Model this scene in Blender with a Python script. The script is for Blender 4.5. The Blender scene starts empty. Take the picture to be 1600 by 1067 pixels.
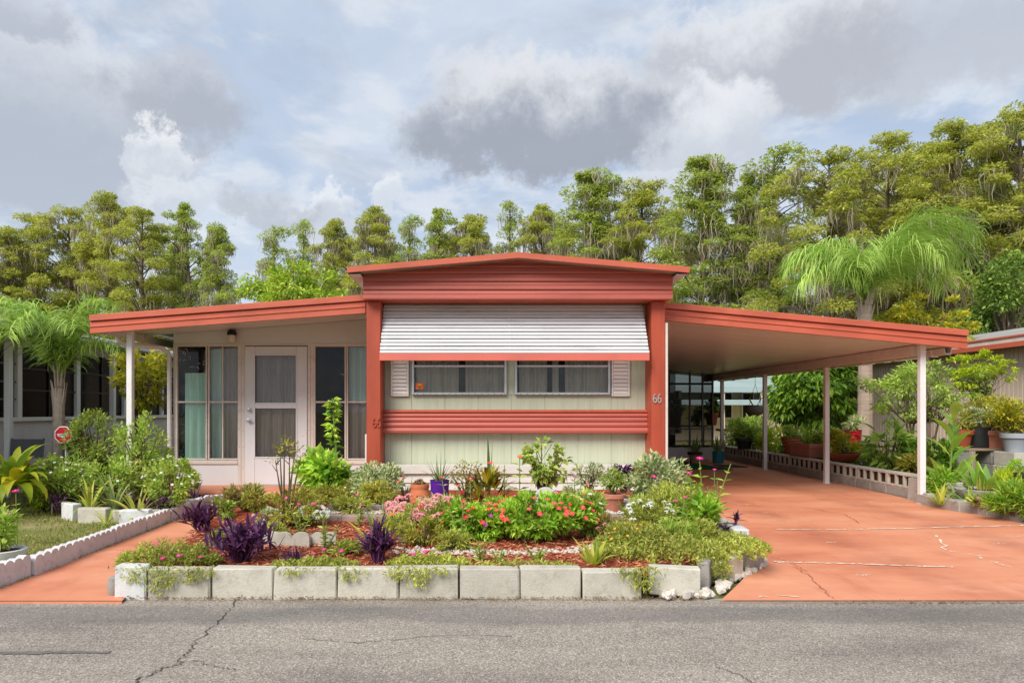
import bpy, math, random
import numpy as np
from mathutils import Vector, Matrix, Euler

# ------------------------------------------------------------------ camera, sky, sun, exposure
SC = bpy.context.scene
COL = SC.collection
R = math.radians
F, VX, HY, CH = 1067.0, 753.0, 640.0, 1.21          # focal length and vanishing point in photo pixels, eye height in metres

cam = bpy.data.cameras.new("camera")
cam.sensor_width = 36.0
cam.lens = F / 1600 * 36
cam.shift_x = (800 - VX) / 1600
cam.shift_y = (HY - 533.5) / 1600
cam.clip_end = 3000
cam_o = bpy.data.objects.new("camera", cam)
cam_o.location = (0, 0, CH)
cam_o.rotation_euler = (R(90), 0, 0)
COL.objects.link(cam_o)
SC.camera = cam_o

SUN_EL, SUN_AZ = R(43), R(212)                        # azimuth clockwise from +Y: behind the camera, a little to the left
sun_dir = Vector((math.sin(SUN_AZ) * math.cos(SUN_EL), math.cos(SUN_AZ) * math.cos(SUN_EL), math.sin(SUN_EL)))
sun = bpy.data.lights.new("sun", 'SUN')
sun.energy = 3.4
sun.angle = R(32)
sun.color = (1.0, 0.955, 0.89)
sun_o = bpy.data.objects.new("sun", sun)
sun_o.rotation_euler = sun_dir.to_track_quat('Z', 'Y').to_euler()
sun_o.location = (-5, -10, 20)
COL.objects.link(sun_o)

world = bpy.data.worlds.new("World")
SC.world = world
world.use_nodes = True
SC.view_settings.view_transform = 'Standard'
SC.view_settings.look = 'None'
SC.view_settings.gamma = 1
SC.view_settings.use_curve_mapping = False
SC.view_settings.exposure = 0.36
SC.cycles.max_bounces = 5
SC.cycles.diffuse_bounces = 3
SC.cycles.glossy_bounces = 3
SC.cycles.transparent_max_bounces = 10
SC.cycles.caustics_reflective = False
SC.cycles.caustics_refractive = False


def build_sky():
    nt = world.node_tree
    nt.nodes.clear()
    N, L = nt.nodes.new, nt.links.new

    def math_(op, a, b=None, c=None, clamp=False):
        n = N("ShaderNodeMath"); n.operation = op; n.use_clamp = clamp
        for i, x in enumerate((a, b, c)):
            if x is None: continue
            if hasattr(x, "links"): L(x, n.inputs[i])
            else: n.inputs[i].default_value = x
        return n.outputs[0]

    def smooth(x, a, b):
        n = N("ShaderNodeMapRange"); n.interpolation_type = 'SMOOTHSTEP'
        L(x, n.inputs[0])
        n.inputs[1].default_value = a; n.inputs[2].default_value = b
        n.inputs[3].default_value = 0; n.inputs[4].default_value = 1
        return n.outputs[0]

    def mixc(f, a, b):
        n = N("ShaderNodeMix"); n.data_type = 'RGBA'
        if hasattr(f, "links"): L(f, n.inputs[0])
        else: n.inputs[0].default_value = f
        for i, x in ((6, a), (7, b)):
            if hasattr(x, "links"): L(x, n.inputs[i])
            else: n.inputs[i].default_value = (*x, 1)
        return n.outputs[2]

    tc = N("ShaderNodeTexCoord").outputs["Generated"]
    sep = N("ShaderNodeSeparateXYZ"); L(tc, sep.inputs[0])
    zz = math_('MAXIMUM', sep.outputs[2], 0.0)
    k = math_('ADD', zz, 0.16)
    cmb = N("ShaderNodeCombineXYZ")
    L(math_('DIVIDE', sep.outputs[0], k), cmb.inputs[0]); L(math_('DIVIDE', sep.outputs[1], k), cmb.inputs[1])

    def noise(vec, scale, detail=6, rough=0.55, dist=0.0):
        n = N("ShaderNodeTexNoise"); L(vec, n.inputs["Vector"])
        n.inputs["Scale"].default_value = scale; n.inputs["Detail"].default_value = detail
        n.inputs["Roughness"].default_value = rough; n.inputs["Distortion"].default_value = dist
        return n
    flat = noise(cmb.outputs[0], 1.1, 7, 0.55, 0.3).outputs[0]
    flat2 = noise(cmb.outputs[0], 3.2, 6, 0.6, 0.2).outputs[0]
    puff = noise(tc, 10.0, 10, 0.68)
    # warped direction for lumpy outlines
    sub = N("ShaderNodeVectorMath"); sub.operation = 'SUBTRACT'; L(puff.outputs["Color"], sub.inputs[0]); sub.inputs[1].default_value = (.5, .5, .5)
    scl = N("ShaderNodeVectorMath"); scl.operation = 'SCALE'; L(sub.outputs[0], scl.inputs[0]); scl.inputs["Scale"].default_value = 0.20
    wv = N("ShaderNodeVectorMath"); wv.operation = 'ADD'; L(tc, wv.inputs[0]); L(scl.outputs[0], wv.inputs[1])
    wd = wv.outputs[0]

    # even layer of high cloud over a pale blue sky
    veil = mixc(smooth(flat, .36, .64), (.46, .56, .72), (.66, .73, .83))
    veil = mixc(math_('MULTIPLY', smooth(flat2, .46, .62), .7), veil, (.79, .82, .86))
    veil = mixc(math_('MULTIPLY', smooth(noise(cmb.outputs[0], 2.1, 9, .62, .4).outputs[0], .50, .68), .60), veil, (.48, .51, .58))

    def direction(px, py):
        return Vector(((px - VX) / F, 1, (HY - py) / F)).normalized()
    # lumps of cumulus: photo position of the centre, angular half sizes, tone of base and crown, strength
    lumps = [(1480, 50, .22, .08, (.54, .57, .62), (.66, .69, .74), .85),
             (1190, 90, .17, .075, (.49, .50, .54), (.82, .83, .85), .9),
             (1090, 235, .11, .10, (.60, .63, .68), (.86, .87, .89), .95),
             (838, 185, .20, .078, (.36, .38, .43), (.80, .81, .83), .95),
             (1010, 300, .15, .035, (.62, .66, .72), (.76, .79, .83), .7),
             (80, 190, .15, .14, (.47, .51, .58), (.74, .77, .81), .95),
             (285, 150, .10, .065, (.44, .46, .51), (.60, .62, .67), .85),
             (235, 240, .035, .045, (.66, .69, .74), (.90, .91, .92), .9),
             (260, 300, .06, .035, (.64, .68, .74), (.80, .83, .86), .7),
             (510, 335, .055, .045, (.62, .65, .71), (.86, .88, .90), .9),
             (415, 335, .09, .03, (.50, .53, .58), (.62, .65, .70), .8),
             (618, 312, .030, .042, (.70, .74, .79), (.88, .90, .92), .85),
             (30, 20, .06, .045, (.46, .49, .56), (.62, .65, .70), .8),
             (2300, 150, .2, .12, (.45, .47, .52), (.76, .78, .81), .9),
             (-700, 180, .22, .12, (.45, .47, .52), (.78, .80, .83), .9)]
    col = veil
    for px, py, rx, rz, dark, light, amt in lumps:
        c = direction(px, py)
        ex = Vector((c.y, -c.x, 0)).normalized()
        ez = ex.cross(c).normalized()
        d = N("ShaderNodeVectorMath"); d.operation = 'SUBTRACT'; L(wd, d.inputs[0]); d.inputs[1].default_value = c
        dx = N("ShaderNodeVectorMath"); dx.operation = 'DOT_PRODUCT'; L(d.outputs[0], dx.inputs[0]); dx.inputs[1].default_value = ex / rx
        dz = N("ShaderNodeVectorMath"); dz.operation = 'DOT_PRODUCT'; L(d.outputs[0], dz.inputs[0]); dz.inputs[1].default_value = ez / rz
        dl = N("ShaderNodeVectorMath"); dl.operation = 'LENGTH'; L(d.outputs[0], dl.inputs[0])
        r2 = math_('ADD', math_('MULTIPLY', dx.outputs['Value'], dx.outputs['Value']), math_('MULTIPLY', dz.outputs['Value'], dz.outputs['Value']))
        r2 = math_('ADD', r2, math_('MULTIPLY', smooth(dl.outputs['Value'], .7, 1.0), 8))
        m = smooth(math_('SQRT', r2), 1.08, .70 if amt > .86 else .55)
        sh = smooth(dz.outputs['Value'], -.25, .85)
        m = math_('MULTIPLY', m, amt)
        col = mixc(m, col, mixc(sh, dark, light))
    b1 = N("ShaderNodeBackground"); L(col, b1.inputs[0]); b1.inputs[1].default_value = 0.86
    sky = N("ShaderNodeTexSky"); sky.sky_type = 'NISHITA'; sky.sun_disc = False
    sky.sun_elevation = SUN_EL; sky.sun_rotation = SUN_AZ
    b2 = N("ShaderNodeBackground"); L(sky.outputs[0], b2.inputs[0]); b2.inputs[1].default_value = 0.10
    ms = N("ShaderNodeMixShader"); ms.inputs[0].default_value = 0.86
    L(b2.outputs[0], ms.inputs[1]); L(b1.outputs[0], ms.inputs[2])
    out = N("ShaderNodeOutputWorld"); L(ms.outputs[0], out.inputs[0])


build_sky()

# ------------------------------------------------------------------ helpers
rng = np.random.default_rng(66)
random.seed(66)
ORG = {}


def lin(r, g, b):
    f = lambda c: (c / 255 / 12.92) if c / 255 <= .04045 else ((c / 255 + .055) / 1.055) ** 2.4
    return (f(r), f(g), f(b))


def P(px, py, D):
    return Vector(((px - VX) * D / F, D, CH - (py - HY) * D / F))


def G(px, py, z=0.0):
    D = F * (CH - z) / (py - HY)
    return Vector(((px - VX) * D / F, D, z))


def XA(px, D): return (px - VX) * D / F
def ZA(py, D): return CH - (py - HY) * D / F


def tag(o, label=None, cat=None, group=None, kind=None):
    if label: o["label"] = label
    if cat: o["category"] = cat
    if group: o["group"] = group
    if kind: o["kind"] = kind
    return o


def thing(name, label, cat, loc=(0, 0, 0), group=None):
    o = bpy.data.objects.new(name, None)
    o.empty_display_size = .1
    COL.objects.link(o)
    o.location = loc
    ORG[o] = Vector(loc)
    return tag(o, label, cat, group)


def link_mesh(name, me, mat, parent=None, loc=None):
    o = bpy.data.objects.new(name, me)
    COL.objects.link(o)
    if mat is not None and len(me.materials) == 0:
        for m in (mat if isinstance(mat, (list, tuple)) else [mat]): me.materials.append(m)
    if parent is not None: o.parent = parent
    if loc is not None: o.location = loc
    return o


def inst(name, me, parent, loc, rot=(0, 0, 0), scale=(1, 1, 1)):
    """another object that shares mesh data; loc is in world space, parents are unrotated"""
    o = bpy.data.objects.new(name, me)
    COL.objects.link(o)
    loc = Vector(loc)
    if parent is not None:
        o.parent = parent
        o.location = loc - ORG[parent]
    else:
        o.location = loc
    ORG[o] = loc
    o.rotation_euler = rot if not isinstance(rot, Matrix) else rot.to_euler()
    o.scale = (scale,) * 3 if isinstance(scale, (int, float)) else scale
    return o


class MB:
    def __init__(s): s.v = []; s.f = []

    def add(s, vs, fs):
        b = len(s.v); s.v += [tuple(p) for p in vs]; s.f += [tuple(i + b for i in f) for f in fs]; return s

    def box(s, x0, x1, y0, y1, z0, z1, c=0.0):
        if c <= 0:
            vs = [(x, y, z) for x in (x0, x1) for y in (y0, y1) for z in (z0, z1)]
            return s.add(vs, [(0, 1, 3, 2), (4, 6, 7, 5), (0, 4, 5, 1), (2, 3, 7, 6), (0, 2, 6, 4), (1, 5, 7, 3)])
        X, Y, Z = (x0, x1), (y0, y1), (z0, z1)
        vs, idx = [], {}
        for i in (0, 1):
            for j in (0, 1):
                for k in (0, 1):
                    for a in range(3):
                        p = [X[i], Y[j], Z[k]]
                        for q, sgn in ((0, i), (1, j), (2, k)):
                            if q != a: p[q] += c if sgn == 0 else -c
                        idx[i, j, k, a] = len(vs); vs.append(p)
        fs = []
        I = idx
        for a in range(3):
            b, d = (a + 1) % 3, (a + 2) % 3
            for sgn in (0, 1):
                q = []
                for (u, w) in ((0, 0), (1, 0), (1, 1), (0, 1)):
                    t = [0, 0, 0]; t[a] = sgn; t[b] = u; t[d] = w
                    q.append(I[t[0], t[1], t[2], a])
                fs.append(q if sgn else q[::-1])
        for a in range(3):                       # edges run along axis a
            b, d = (a + 1) % 3, (a + 2) % 3
            for u in (0, 1):
                for w in (0, 1):
                    t0 = [0, 0, 0]; t1 = [0, 0, 0]
                    t0[b] = t1[b] = u; t0[d] = t1[d] = w; t1[a] = 1
                    q = [I[(*t0, b)], I[(*t1, b)], I[(*t1, d)], I[(*t0, d)]]
                    fs.append(q if (u ^ w) else q[::-1])
        for i in (0, 1):
            for j in (0, 1):
                for k in (0, 1):
                    q = [I[i, j, k, 0], I[i, j, k, 1], I[i, j, k, 2]]
                    fs.append(q if (i + j + k) % 2 else q[::-1])
        return s.add(vs, fs)

    def prism(s, poly, fn0, fn1, caps=True):
        n = len(poly)
        vs = [fn0(p) for p in poly] + [fn1(p) for p in poly]
        fs = [(i, (i + 1) % n, n + (i + 1) % n, n + i) for i in range(n)]
        if caps: fs += [tuple(range(n))[::-1], tuple(range(n, 2 * n))]
        return s.add(vs, fs)

    def px_(s, poly, x0, x1, caps=True):           # polygon in (y,z) drawn out along x
        return s.prism(poly, lambda p: (x0, p[0], p[1]), lambda p: (x1, p[0], p[1]), caps)

    def py_(s, poly, y0, y1, caps=True):           # polygon in (x,z) along y
        return s.prism(poly, lambda p: (p[0], y0, p[1]), lambda p: (p[0], y1, p[1]), caps)

    def pz_(s, poly, z0, z1, caps=True):
        return s.prism(poly, lambda p: (p[0], p[1], z0), lambda p: (p[0], p[1], z1), caps)

    def lathe(s, prof, c=(0, 0, 0), n=24, jit=0):
        vs, fs = [], []
        for r, z in prof:
            for i in range(n):
                a = 2 * math.pi * i / n
                vs.append((c[0] + r * math.cos(a), c[1] + r * math.sin(a), c[2] + z))
        for j in range(len(prof) - 1):
            for i in range(n):
                a, b = j * n + i, j * n + (i + 1) % n
                fs.append((a, b, b + n, a + n))
        fs.append(tuple(range(n))[::-1])
        fs.append(tuple(range((len(prof) - 1) * n, len(prof) * n)))
        return s.add(vs, fs)

    def tube(s, pts, rad, n=6):
        pts = [Vector(p) for p in pts]
        if isinstance(rad, (int, float)): rad = [rad] * len(pts)
        vs, fs = [], []
        for i, p in enumerate(pts):
            d = (pts[min(i + 1, len(pts) - 1)] - pts[max(i - 1, 0)])
            d = d.normalized() if d.length > 1e-9 else Vector((0, 0, 1))
            u = d.cross(Vector((0, 0, 1)) if abs(d.z) < .9 else Vector((1, 0, 0))).normalized()
            w = d.cross(u)
            for k in range(n):
                a = 2 * math.pi * k / n
                vs.append(p + (u * math.cos(a) + w * math.sin(a)) * rad[i])
        for i in range(len(pts) - 1):
            for k in range(n):
                a, b = i * n + k, i * n + (k + 1) % n
                fs.append((a, a + n, b + n, b))
        fs.append(tuple(range(n))); fs.append(tuple(range((len(pts) - 1) * n, len(pts) * n))[::-1])
        return s.add(vs, fs)

    def mesh(s, name, smooth=False, org=Vector((0, 0, 0))):
        me = bpy.data.meshes.new(name)
        me.from_pydata([(p[0] - org[0], p[1] - org[1], p[2] - org[2]) for p in s.v], [], s.f)
        if smooth:
            me.shade_smooth()
            try: me.set_sharp_from_angle(angle=R(40))
            except Exception: pass
        me.update()
        return me

    def build(s, name, mat, parent=None, smooth=False, org=None):
        """vertices are in world space; the object sits at its parent's origin (or at org)"""
        if parent is not None:
            o_ = ORG[parent]; loc = None
        else:
            o_ = Vector(org) if org is not None else Vector((0, 0, 0)); loc = o_
        o = link_mesh(name, s.mesh(name, smooth, o_), mat, parent, loc)
        ORG[o] = o_
        return o


def np_mesh(name, V, T, smooth=False):
    V = np.ascontiguousarray(V, dtype=np.float32).reshape(-1, 3); T = np.ascontiguousarray(T, dtype=np.int32)
    me = bpy.data.meshes.new(name)
    m, k = T.shape
    me.vertices.add(len(V)); me.vertices.foreach_set("co", V.ravel())
    me.loops.add(m * k); me.loops.foreach_set("vertex_index", T.ravel())
    me.polygons.add(m); me.polygons.foreach_set("loop_start", np.arange(0, m * k, k, dtype=np.int32))
    me.polygons.foreach_set("loop_total", np.full(m, k, dtype=np.int32))
    if smooth: me.polygons.foreach_set("use_smooth", np.ones(m, dtype=bool))
    me.update(calc_edges=True)
    return me


def nrm(a): return a / np.maximum(np.linalg.norm(a, axis=-1, keepdims=True), 1e-9)


def leaves(C, Dv, L, W, fold=.18, droop=.12, up=None):
    """one folded, pointed leaf for each centre: (verts, tris)"""
    n = len(C)
    L = np.broadcast_to(np.asarray(L, float), (n,))[:, None]; W = np.broadcast_to(np.asarray(W, float), (n,))[:, None]
    Dv = nrm(Dv)
    if up is None: up = nrm(np.array([0, 0, 1.0]) + rng.normal(0, .5, (n, 3)))
    S = nrm(np.cross(Dv, up)); Nn = np.cross(S, Dv)
    b = C; t = C + Dv * L - Nn * L * droop
    mid = C + Dv * L * .42
    l = mid + S * W * .5 + Nn * W * fold; r = mid - S * W * .5 + Nn * W * fold
    V = np.stack([b, l, t, r], 1).reshape(-1, 3)
    i = np.arange(n)[:, None] * 4
    T = np.concatenate([i + [0, 2, 1], i + [0, 3, 2]], 1).reshape(-1, 3)
    return V, T


def cat(parts):
    Vs, Ts, o = [], [], 0
    for V, T in parts:
        Vs.append(V); Ts.append(T + o); o += len(V)
    return np.concatenate(Vs), np.concatenate(Ts)


def unit_ball(n, rmin=0.0):
    d = nrm(rng.normal(0, 1, (n, 3)))
    return d * (rmin ** 3 + (1 - rmin ** 3) * rng.random((n, 1))) ** (1 / 3)


# ------------------------------------------------------------------ materials
MATS = {}


def new_mat(name):
    m = bpy.data.materials.new(name); m.use_nodes = True
    nt = m.node_tree
    return m, nt, nt.nodes["Principled BSDF"], nt.nodes.new, nt.links.new


def ramp(N, stops):
    r = N("ShaderNodeValToRGB")
    e = r.color_ramp.elements
    while len(e) < len(stops): e.new(.5)
    for i, (p, c) in enumerate(stops):
        e[i].position = p; e[i].color = (*c, 1) if len(c) == 3 else c
    return r


def noise_node(N, L, scale, detail=4, rough=.55, coord=None, stretch=None):
    n = N("ShaderNodeTexNoise")
    n.inputs["Scale"].default_value = scale; n.inputs["Detail"].default_value = detail; n.inputs["Roughness"].default_value = rough
    if coord is not None:
        if stretch is not None:
            mp = N("ShaderNodeMapping"); mp.inputs["Scale"].default_value = stretch
            L(coord, mp.inputs[0]); L(mp.outputs[0], n.inputs["Vector"])
        else:
            L(coord, n.inputs["Vector"])
    return n


def surf(name, color, rough=.6, var=.12, scale=3.0, stretch=None, bump=.0, bscale=60, spec=.4, stain=None, stain_amt=.3, metal=0, objvar=0.0):
    """solid coloured surface with weathering: large soft variation, streaks or stains, fine relief"""
    m, nt, bs, N, L = new_mat(name)
    co = N("ShaderNodeNewGeometry").outputs["Position"]
    n1 = noise_node(N, L, scale, 6, .6, co, stretch)
    dk = tuple(c * (1 - var * 1.6) for c in color); lt = tuple(min(1, c * (1 + var)) for c in color)
    r = ramp(N, [(.3, dk), (.5, color), (.72, lt)])
    L(n1.outputs[0], r.inputs[0])
    colr = r.outputs[0]
    if stain:
        n2 = noise_node(N, L, scale * 2.3, 8, .7, co, stretch)
        r2 = ramp(N, [(.52, (0, 0, 0)), (.72, (1, 1, 1))]); L(n2.outputs[0], r2.inputs[0])
        mu = N("ShaderNodeMath"); mu.operation = 'MULTIPLY'; L(r2.outputs[0], mu.inputs[0]); mu.inputs[1].default_value = stain_amt
        mx = N("ShaderNodeMix"); mx.data_type = 'RGBA'
        L(mu.outputs[0], mx.inputs[0]); L(colr, mx.inputs[6]); mx.inputs[7].default_value = (*stain, 1)
        colr = mx.outputs[2]
    if objvar:
        oi = N("ShaderNodeObjectInfo")
        mr = N("ShaderNodeMapRange"); L(oi.outputs["Random"], mr.inputs[0]); mr.inputs[3].default_value = 1 - objvar; mr.inputs[4].default_value = 1 + objvar
        hs = N("ShaderNodeHueSaturation"); L(mr.outputs[0], hs.inputs["Value"]); L(colr, hs.inputs["Color"])
        colr = hs.outputs[0]
    L(colr, bs.inputs["Base Color"])
    bs.inputs["Roughness"].default_value = rough
    bs.inputs["Specular IOR Level"].default_value = spec
    bs.inputs["Metallic"].default_value = metal
    if bump:
        n3 = noise_node(N, L, bscale, 5, .65, co)
        b = N("ShaderNodeBump"); b.inputs["Strength"].default_value = bump; b.inputs["Distance"].default_value = .01
        L(n3.outputs[0], b.inputs["Height"]); L(b.outputs[0], bs.inputs["Normal"])
    MATS[name] = m
    return m


def leafm(name, *cols, trans=.30, rough=.5, big=.25, spec=.35):
    """foliage: every leaf takes its own tone from the palette, some light passes through"""
    m, nt, bs, N, L = new_mat(name)
    g = N("ShaderNodeNewGeometry")
    oi = N("ShaderNodeObjectInfo")
    ad = N("ShaderNodeMath"); ad.operation = 'ADD'; L(g.outputs["Random Per Island"], ad.inputs[0])
    mo = N("ShaderNodeMath"); mo.operation = 'MULTIPLY'; L(oi.outputs["Random"], mo.inputs[0]); mo.inputs[1].default_value = .999
    L(mo.outputs[0], ad.inputs[1])
    fr = N("ShaderNodeMath"); fr.operation = 'FRACT'; L(ad.outputs[0], fr.inputs[0])
    n = len(cols)
    r = ramp(N, [((i + .5) / n, c) for i, c in enumerate(cols)]); L(fr.outputs[0], r.inputs[0])
    nz = noise_node(N, L, 2.2, 3, .5, g.outputs["Position"])
    mr = N("ShaderNodeMapRange"); L(nz.outputs[0], mr.inputs[0]); mr.inputs[1].default_value = .3; mr.inputs[2].default_value = .7
    mr.inputs[3].default_value = 1 - big; mr.inputs[4].default_value = 1 + big
    hs = N("ShaderNodeHueSaturation"); L(mr.outputs[0], hs.inputs["Value"]); L(r.outputs[0], hs.inputs["Color"])
    L(hs.outputs[0], bs.inputs["Base Color"])
    bs.inputs["Roughness"].default_value = rough; bs.inputs["Specular IOR Level"].default_value = spec
    if trans:
        tr = N("ShaderNodeBsdfTranslucent")
        h2 = N("ShaderNodeHueSaturation"); h2.inputs["Value"].default_value = 1.5; L(hs.outputs[0], h2.inputs["Color"]); L(h2.outputs[0], tr.inputs[0])
        ms = N("ShaderNodeMixShader"); ms.inputs[0].default_value = trans
        L(bs.outputs[0], ms.inputs[1]); L(tr.outputs[0], ms.inputs[2])
        L(ms.outputs[0], nt.nodes["Material Output"].inputs[0])
    MATS[name] = m
    return m


def glassm(name, tint=(.75, .78, .76), refl=1.0, rough=.02, dirt=.0):
    m, nt, bs, N, L = new_mat(name)
    nt.nodes.remove(bs)
    t = N("ShaderNodeBsdfTransparent"); t.inputs[0].default_value = (*tint, 1)
    g = N("ShaderNodeBsdfGlossy"); g.inputs["Roughness"].default_value = rough
    fr = N("ShaderNodeFresnel"); fr.inputs[0].default_value = 1.5
    mu = N("ShaderNodeMath"); mu.operation = 'MULTIPLY'; mu.use_clamp = True; L(fr.outputs[0], mu.inputs[0]); mu.inputs[1].default_value = refl
    ms = N("ShaderNodeMixShader"); L(mu.outputs[0], ms.inputs[0]); L(t.outputs[0], ms.inputs[1]); L(g.outputs[0], ms.inputs[2])
    last = ms.outputs[0]
    if dirt:
        d = N("ShaderNodeBsdfDiffuse"); d.inputs[0].default_value = (.6, .6, .57, 1)
        co = N("ShaderNodeNewGeometry").outputs["Position"]
        nz = noise_node(N, L, 4, 8, .7, co)
        r = ramp(N, [(.4, (0, 0, 0)), (.8, (dirt, dirt, dirt))]); L(nz.outputs[0], r.inputs[0])
        m2 = N("ShaderNodeMixShader"); L(r.outputs[0], m2.inputs[0]); L(last, m2.inputs[1]); L(d.outputs[0], m2.inputs[2])
        last = m2.outputs[0]
    L(last, nt.nodes["Material Output"].inputs[0])
    MATS[name] = m
    return m


M = MATS
surf("red_paint", lin(188, 94, 70), .5, .12, 1.2, (1, 1, 3), .35, 5, .4, lin(206, 120, 98), .35)
surf("red_deep", lin(170, 75, 51), .5, .12, 1.5, (3, 3, .5), .3, 6, .4, lin(188, 96, 74), .4)
surf("red_lap", lin(178, 92, 79), .48, .11, 1.4, (.5, 1, 5), .4, 5, .45, lin(196, 112, 98), .35)
surf("white_metal", lin(226, 222, 220), .42, .05, 2, (1, 1, .4), .03, 40, .45, lin(176, 166, 158), .28)
surf("white_wall", lin(216, 216, 218), .55, .04, 1.2, (1, 1, .4), .03, 40, .35, lin(196, 186, 176), .25)
surf("cream_trim", lin(214, 203, 194), .5, .05, 3, None, .03, 40, .4, lin(160, 140, 122), .35)
surf("ceiling", lin(224, 224, 226), .35, .05, .8, (.4, 2, 1), .02, 40, .5, lin(186, 170, 158), .3)
surf("siding", lin(184, 188, 164), .55, .05, 2, (6, 1, .5), .04, 50, .35, lin(170, 166, 142), .4)
surf("skirting", lin(214, 210, 200), .55, .05, 2, (1, 1, 3), .05, 50, .35, lin(176, 160, 140), .35)
surf("awning_white", lin(208, 210, 212), .42, .07, 1.5, (.5, 1, 3), .3, 5, .45, lin(150, 150, 148), .5)
surf("awning_rail", lin(208, 108, 92), .45, .06, 2, None, .03, 30, .45)
surf("shutter", lin(220, 210, 204), .5, .04, 2, None, .0)
surf("aluminium", lin(186, 190, 196), .35, .06, 4, None, .0, 40, .5, None, .3, .3)
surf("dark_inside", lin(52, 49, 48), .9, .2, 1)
surf("dark_metal", lin(30, 29, 29), .45, .2, 4)
surf("number_metal", lin(156, 150, 144), .4, .1, 20)
surf("lamp_glass", lin(220, 212, 200), .3, .05)
surf("hairline", lin(158, 92, 68), .9, .1)
surf("curtain_teal", lin(224, 250, 238), .85, .08, 6, (3, 3, .3))
surf("curtain_brown", lin(190, 178, 172), .9, .12, 8, (4, 4, .4), .2, 400)
surf("curtain_beige", lin(206, 196, 178), .9, .12, 5, (4, 4, .3))
surf("blue_print", lin(30, 58, 74), .6, .1)
surf("orange_print", lin(232, 92, 26), .5, .06)
surf("green_print", lin(70, 130, 90), .5, .1)
surf("sign_red", lin(196, 30, 44), .4, .06)
surf("sign_white", lin(236, 234, 230), .45, .03)
surf("sign_teal", lin(90, 160, 150), .5, .05)
surf("block", lin(190, 184, 170), .9, .10, 7, None, .5, 90, .2, lin(140, 130, 112), .45, 0, .10)
surf("block_white", lin(206, 206, 204), .85, .09, 9, None, .4, 90, .2, lin(160, 152, 140), .4, 0, .05)
surf("block_grey", lin(158, 152, 146), .9, .12, 7, None, .5, 90, .2, lin(112, 106, 98), .5, 0, .10)
surf("edging", lin(206, 203, 202), .85, .08, 9, None, .5, 70, .2, lin(150, 134, 128), .6, 0, .04)
surf("brick_grey", lin(158, 140, 130), .9, .10, 12, None, .5, 120, .2, lin(120, 98, 88), .4, 0, .10)
surf("brick_red", lin(150, 72, 56), .9, .12, 12, None, .4, 120, .2, None, .3, 0, .12)
surf("paver", lin(206, 210, 214), .85, .06, 8, None, .3, 90, .2, lin(170, 166, 158), .4)
surf("stone", lin(204, 196, 184), .85, .12, 14, None, .5, 60, .25, lin(200, 160, 110), .35, 0, .14)
surf("stone_dark", lin(120, 112, 104), .9, .2, 10, None, .5, 60)
surf("terracotta", lin(196, 112, 76), .8, .08, 8, None, .25, 90, .25, lin(214, 160, 130), .35, 0, .05)
surf("terracotta_dark", lin(166, 82, 54), .8, .1, 8, None, .25, 90, .25, lin(190, 120, 90), .3)
surf("terracotta_pink", lin(186, 120, 100), .8, .08, 8, None, .2, 90, .25, lin(206, 160, 140), .3)
surf("purple_glaze", lin(86, 34, 140), .28, .08, 4, None, .02, 40, .55)
surf("teal_glaze", lin(40, 120, 132), .3, .1, 5, None, .1, 60, .5)
surf("pot_black", lin(42, 42, 44), .6, .15, 5)
surf("pot_grey", lin(160, 166, 174), .6, .08, 5, None, .1)
surf("pot_blue", lin(96, 124, 150), .6, .1, 5)
surf("pot_white", lin(210, 206, 202), .75, .08, 7, None, .3, 70, .3, lin(160, 150, 140), .3)
surf("pot_tan", lin(170, 140, 108), .7, .1, 7)
surf("soil", lin(74, 56, 44), .95, .3, 20, None, .8, 60, .1)
surf("wood", lin(150, 130, 108), .8, .15, 3, (1, 8, 8), .3, 60)
surf("bark", lin(112, 98, 86), .95, .22, 5, (4, 4, .7), .8, 18, .1, lin(150, 140, 130), .4)
surf("bark_pale", lin(172, 156, 142), .95, .18, 4, (3, 3, 1.0), .8, 20, .1, lin(118, 98, 84), .5)
surf("palm_bark", lin(166, 148, 132), .95, .15, 3, (1, 1, 6), .8, 20, .1, lin(110, 92, 78), .5)
surf("stem", lin(98, 84, 58), .9, .2, 8)
surf("stem_green", lin(112, 130, 60), .8, .15, 8)
surf("house_grey", lin(214, 208, 210), .6, .05, 2, (1, 1, .5), .04, 40, .3, lin(160, 152, 150), .3)
surf("house_beige", lin(206, 186, 166), .6, .05, 2, (1, 5, .5), .04, 40, .3, lin(170, 152, 138), .3)
surf("house_cream", lin(214, 196, 170), .7, .06, 2)
surf("roof_grey", lin(160, 157, 153), .6, .08, 1, (1, 1, 1), .1, 30, .3, lin(140, 136, 130), .4)
surf("roof_pale", lin(160, 178, 180), .5, .06, 1)
surf("green_mat", lin(44, 92, 58), .95, .15, 30, None, .6, 300, .1)
surf("chair_metal", lin(96, 96, 98), .5, .1)
surf("crack", lin(62, 60, 58), .95, .2, 20)
surf("joint_white", lin(226, 206, 184), .9, .15, 30, None, .3, 90, .2)
surf("black_plastic", lin(38, 38, 38), .7, .1)
glassm("glass", (.88, .89, .88), 1.3, .01, .03)
glassm("glass_green", (.86, .96, .91), .8, .02, .12)
glassm("glass_dark", (.36, .36, .36), .8, .03, .04)
glassm("screen", (.22, .22, .22), .35, .2)

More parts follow.
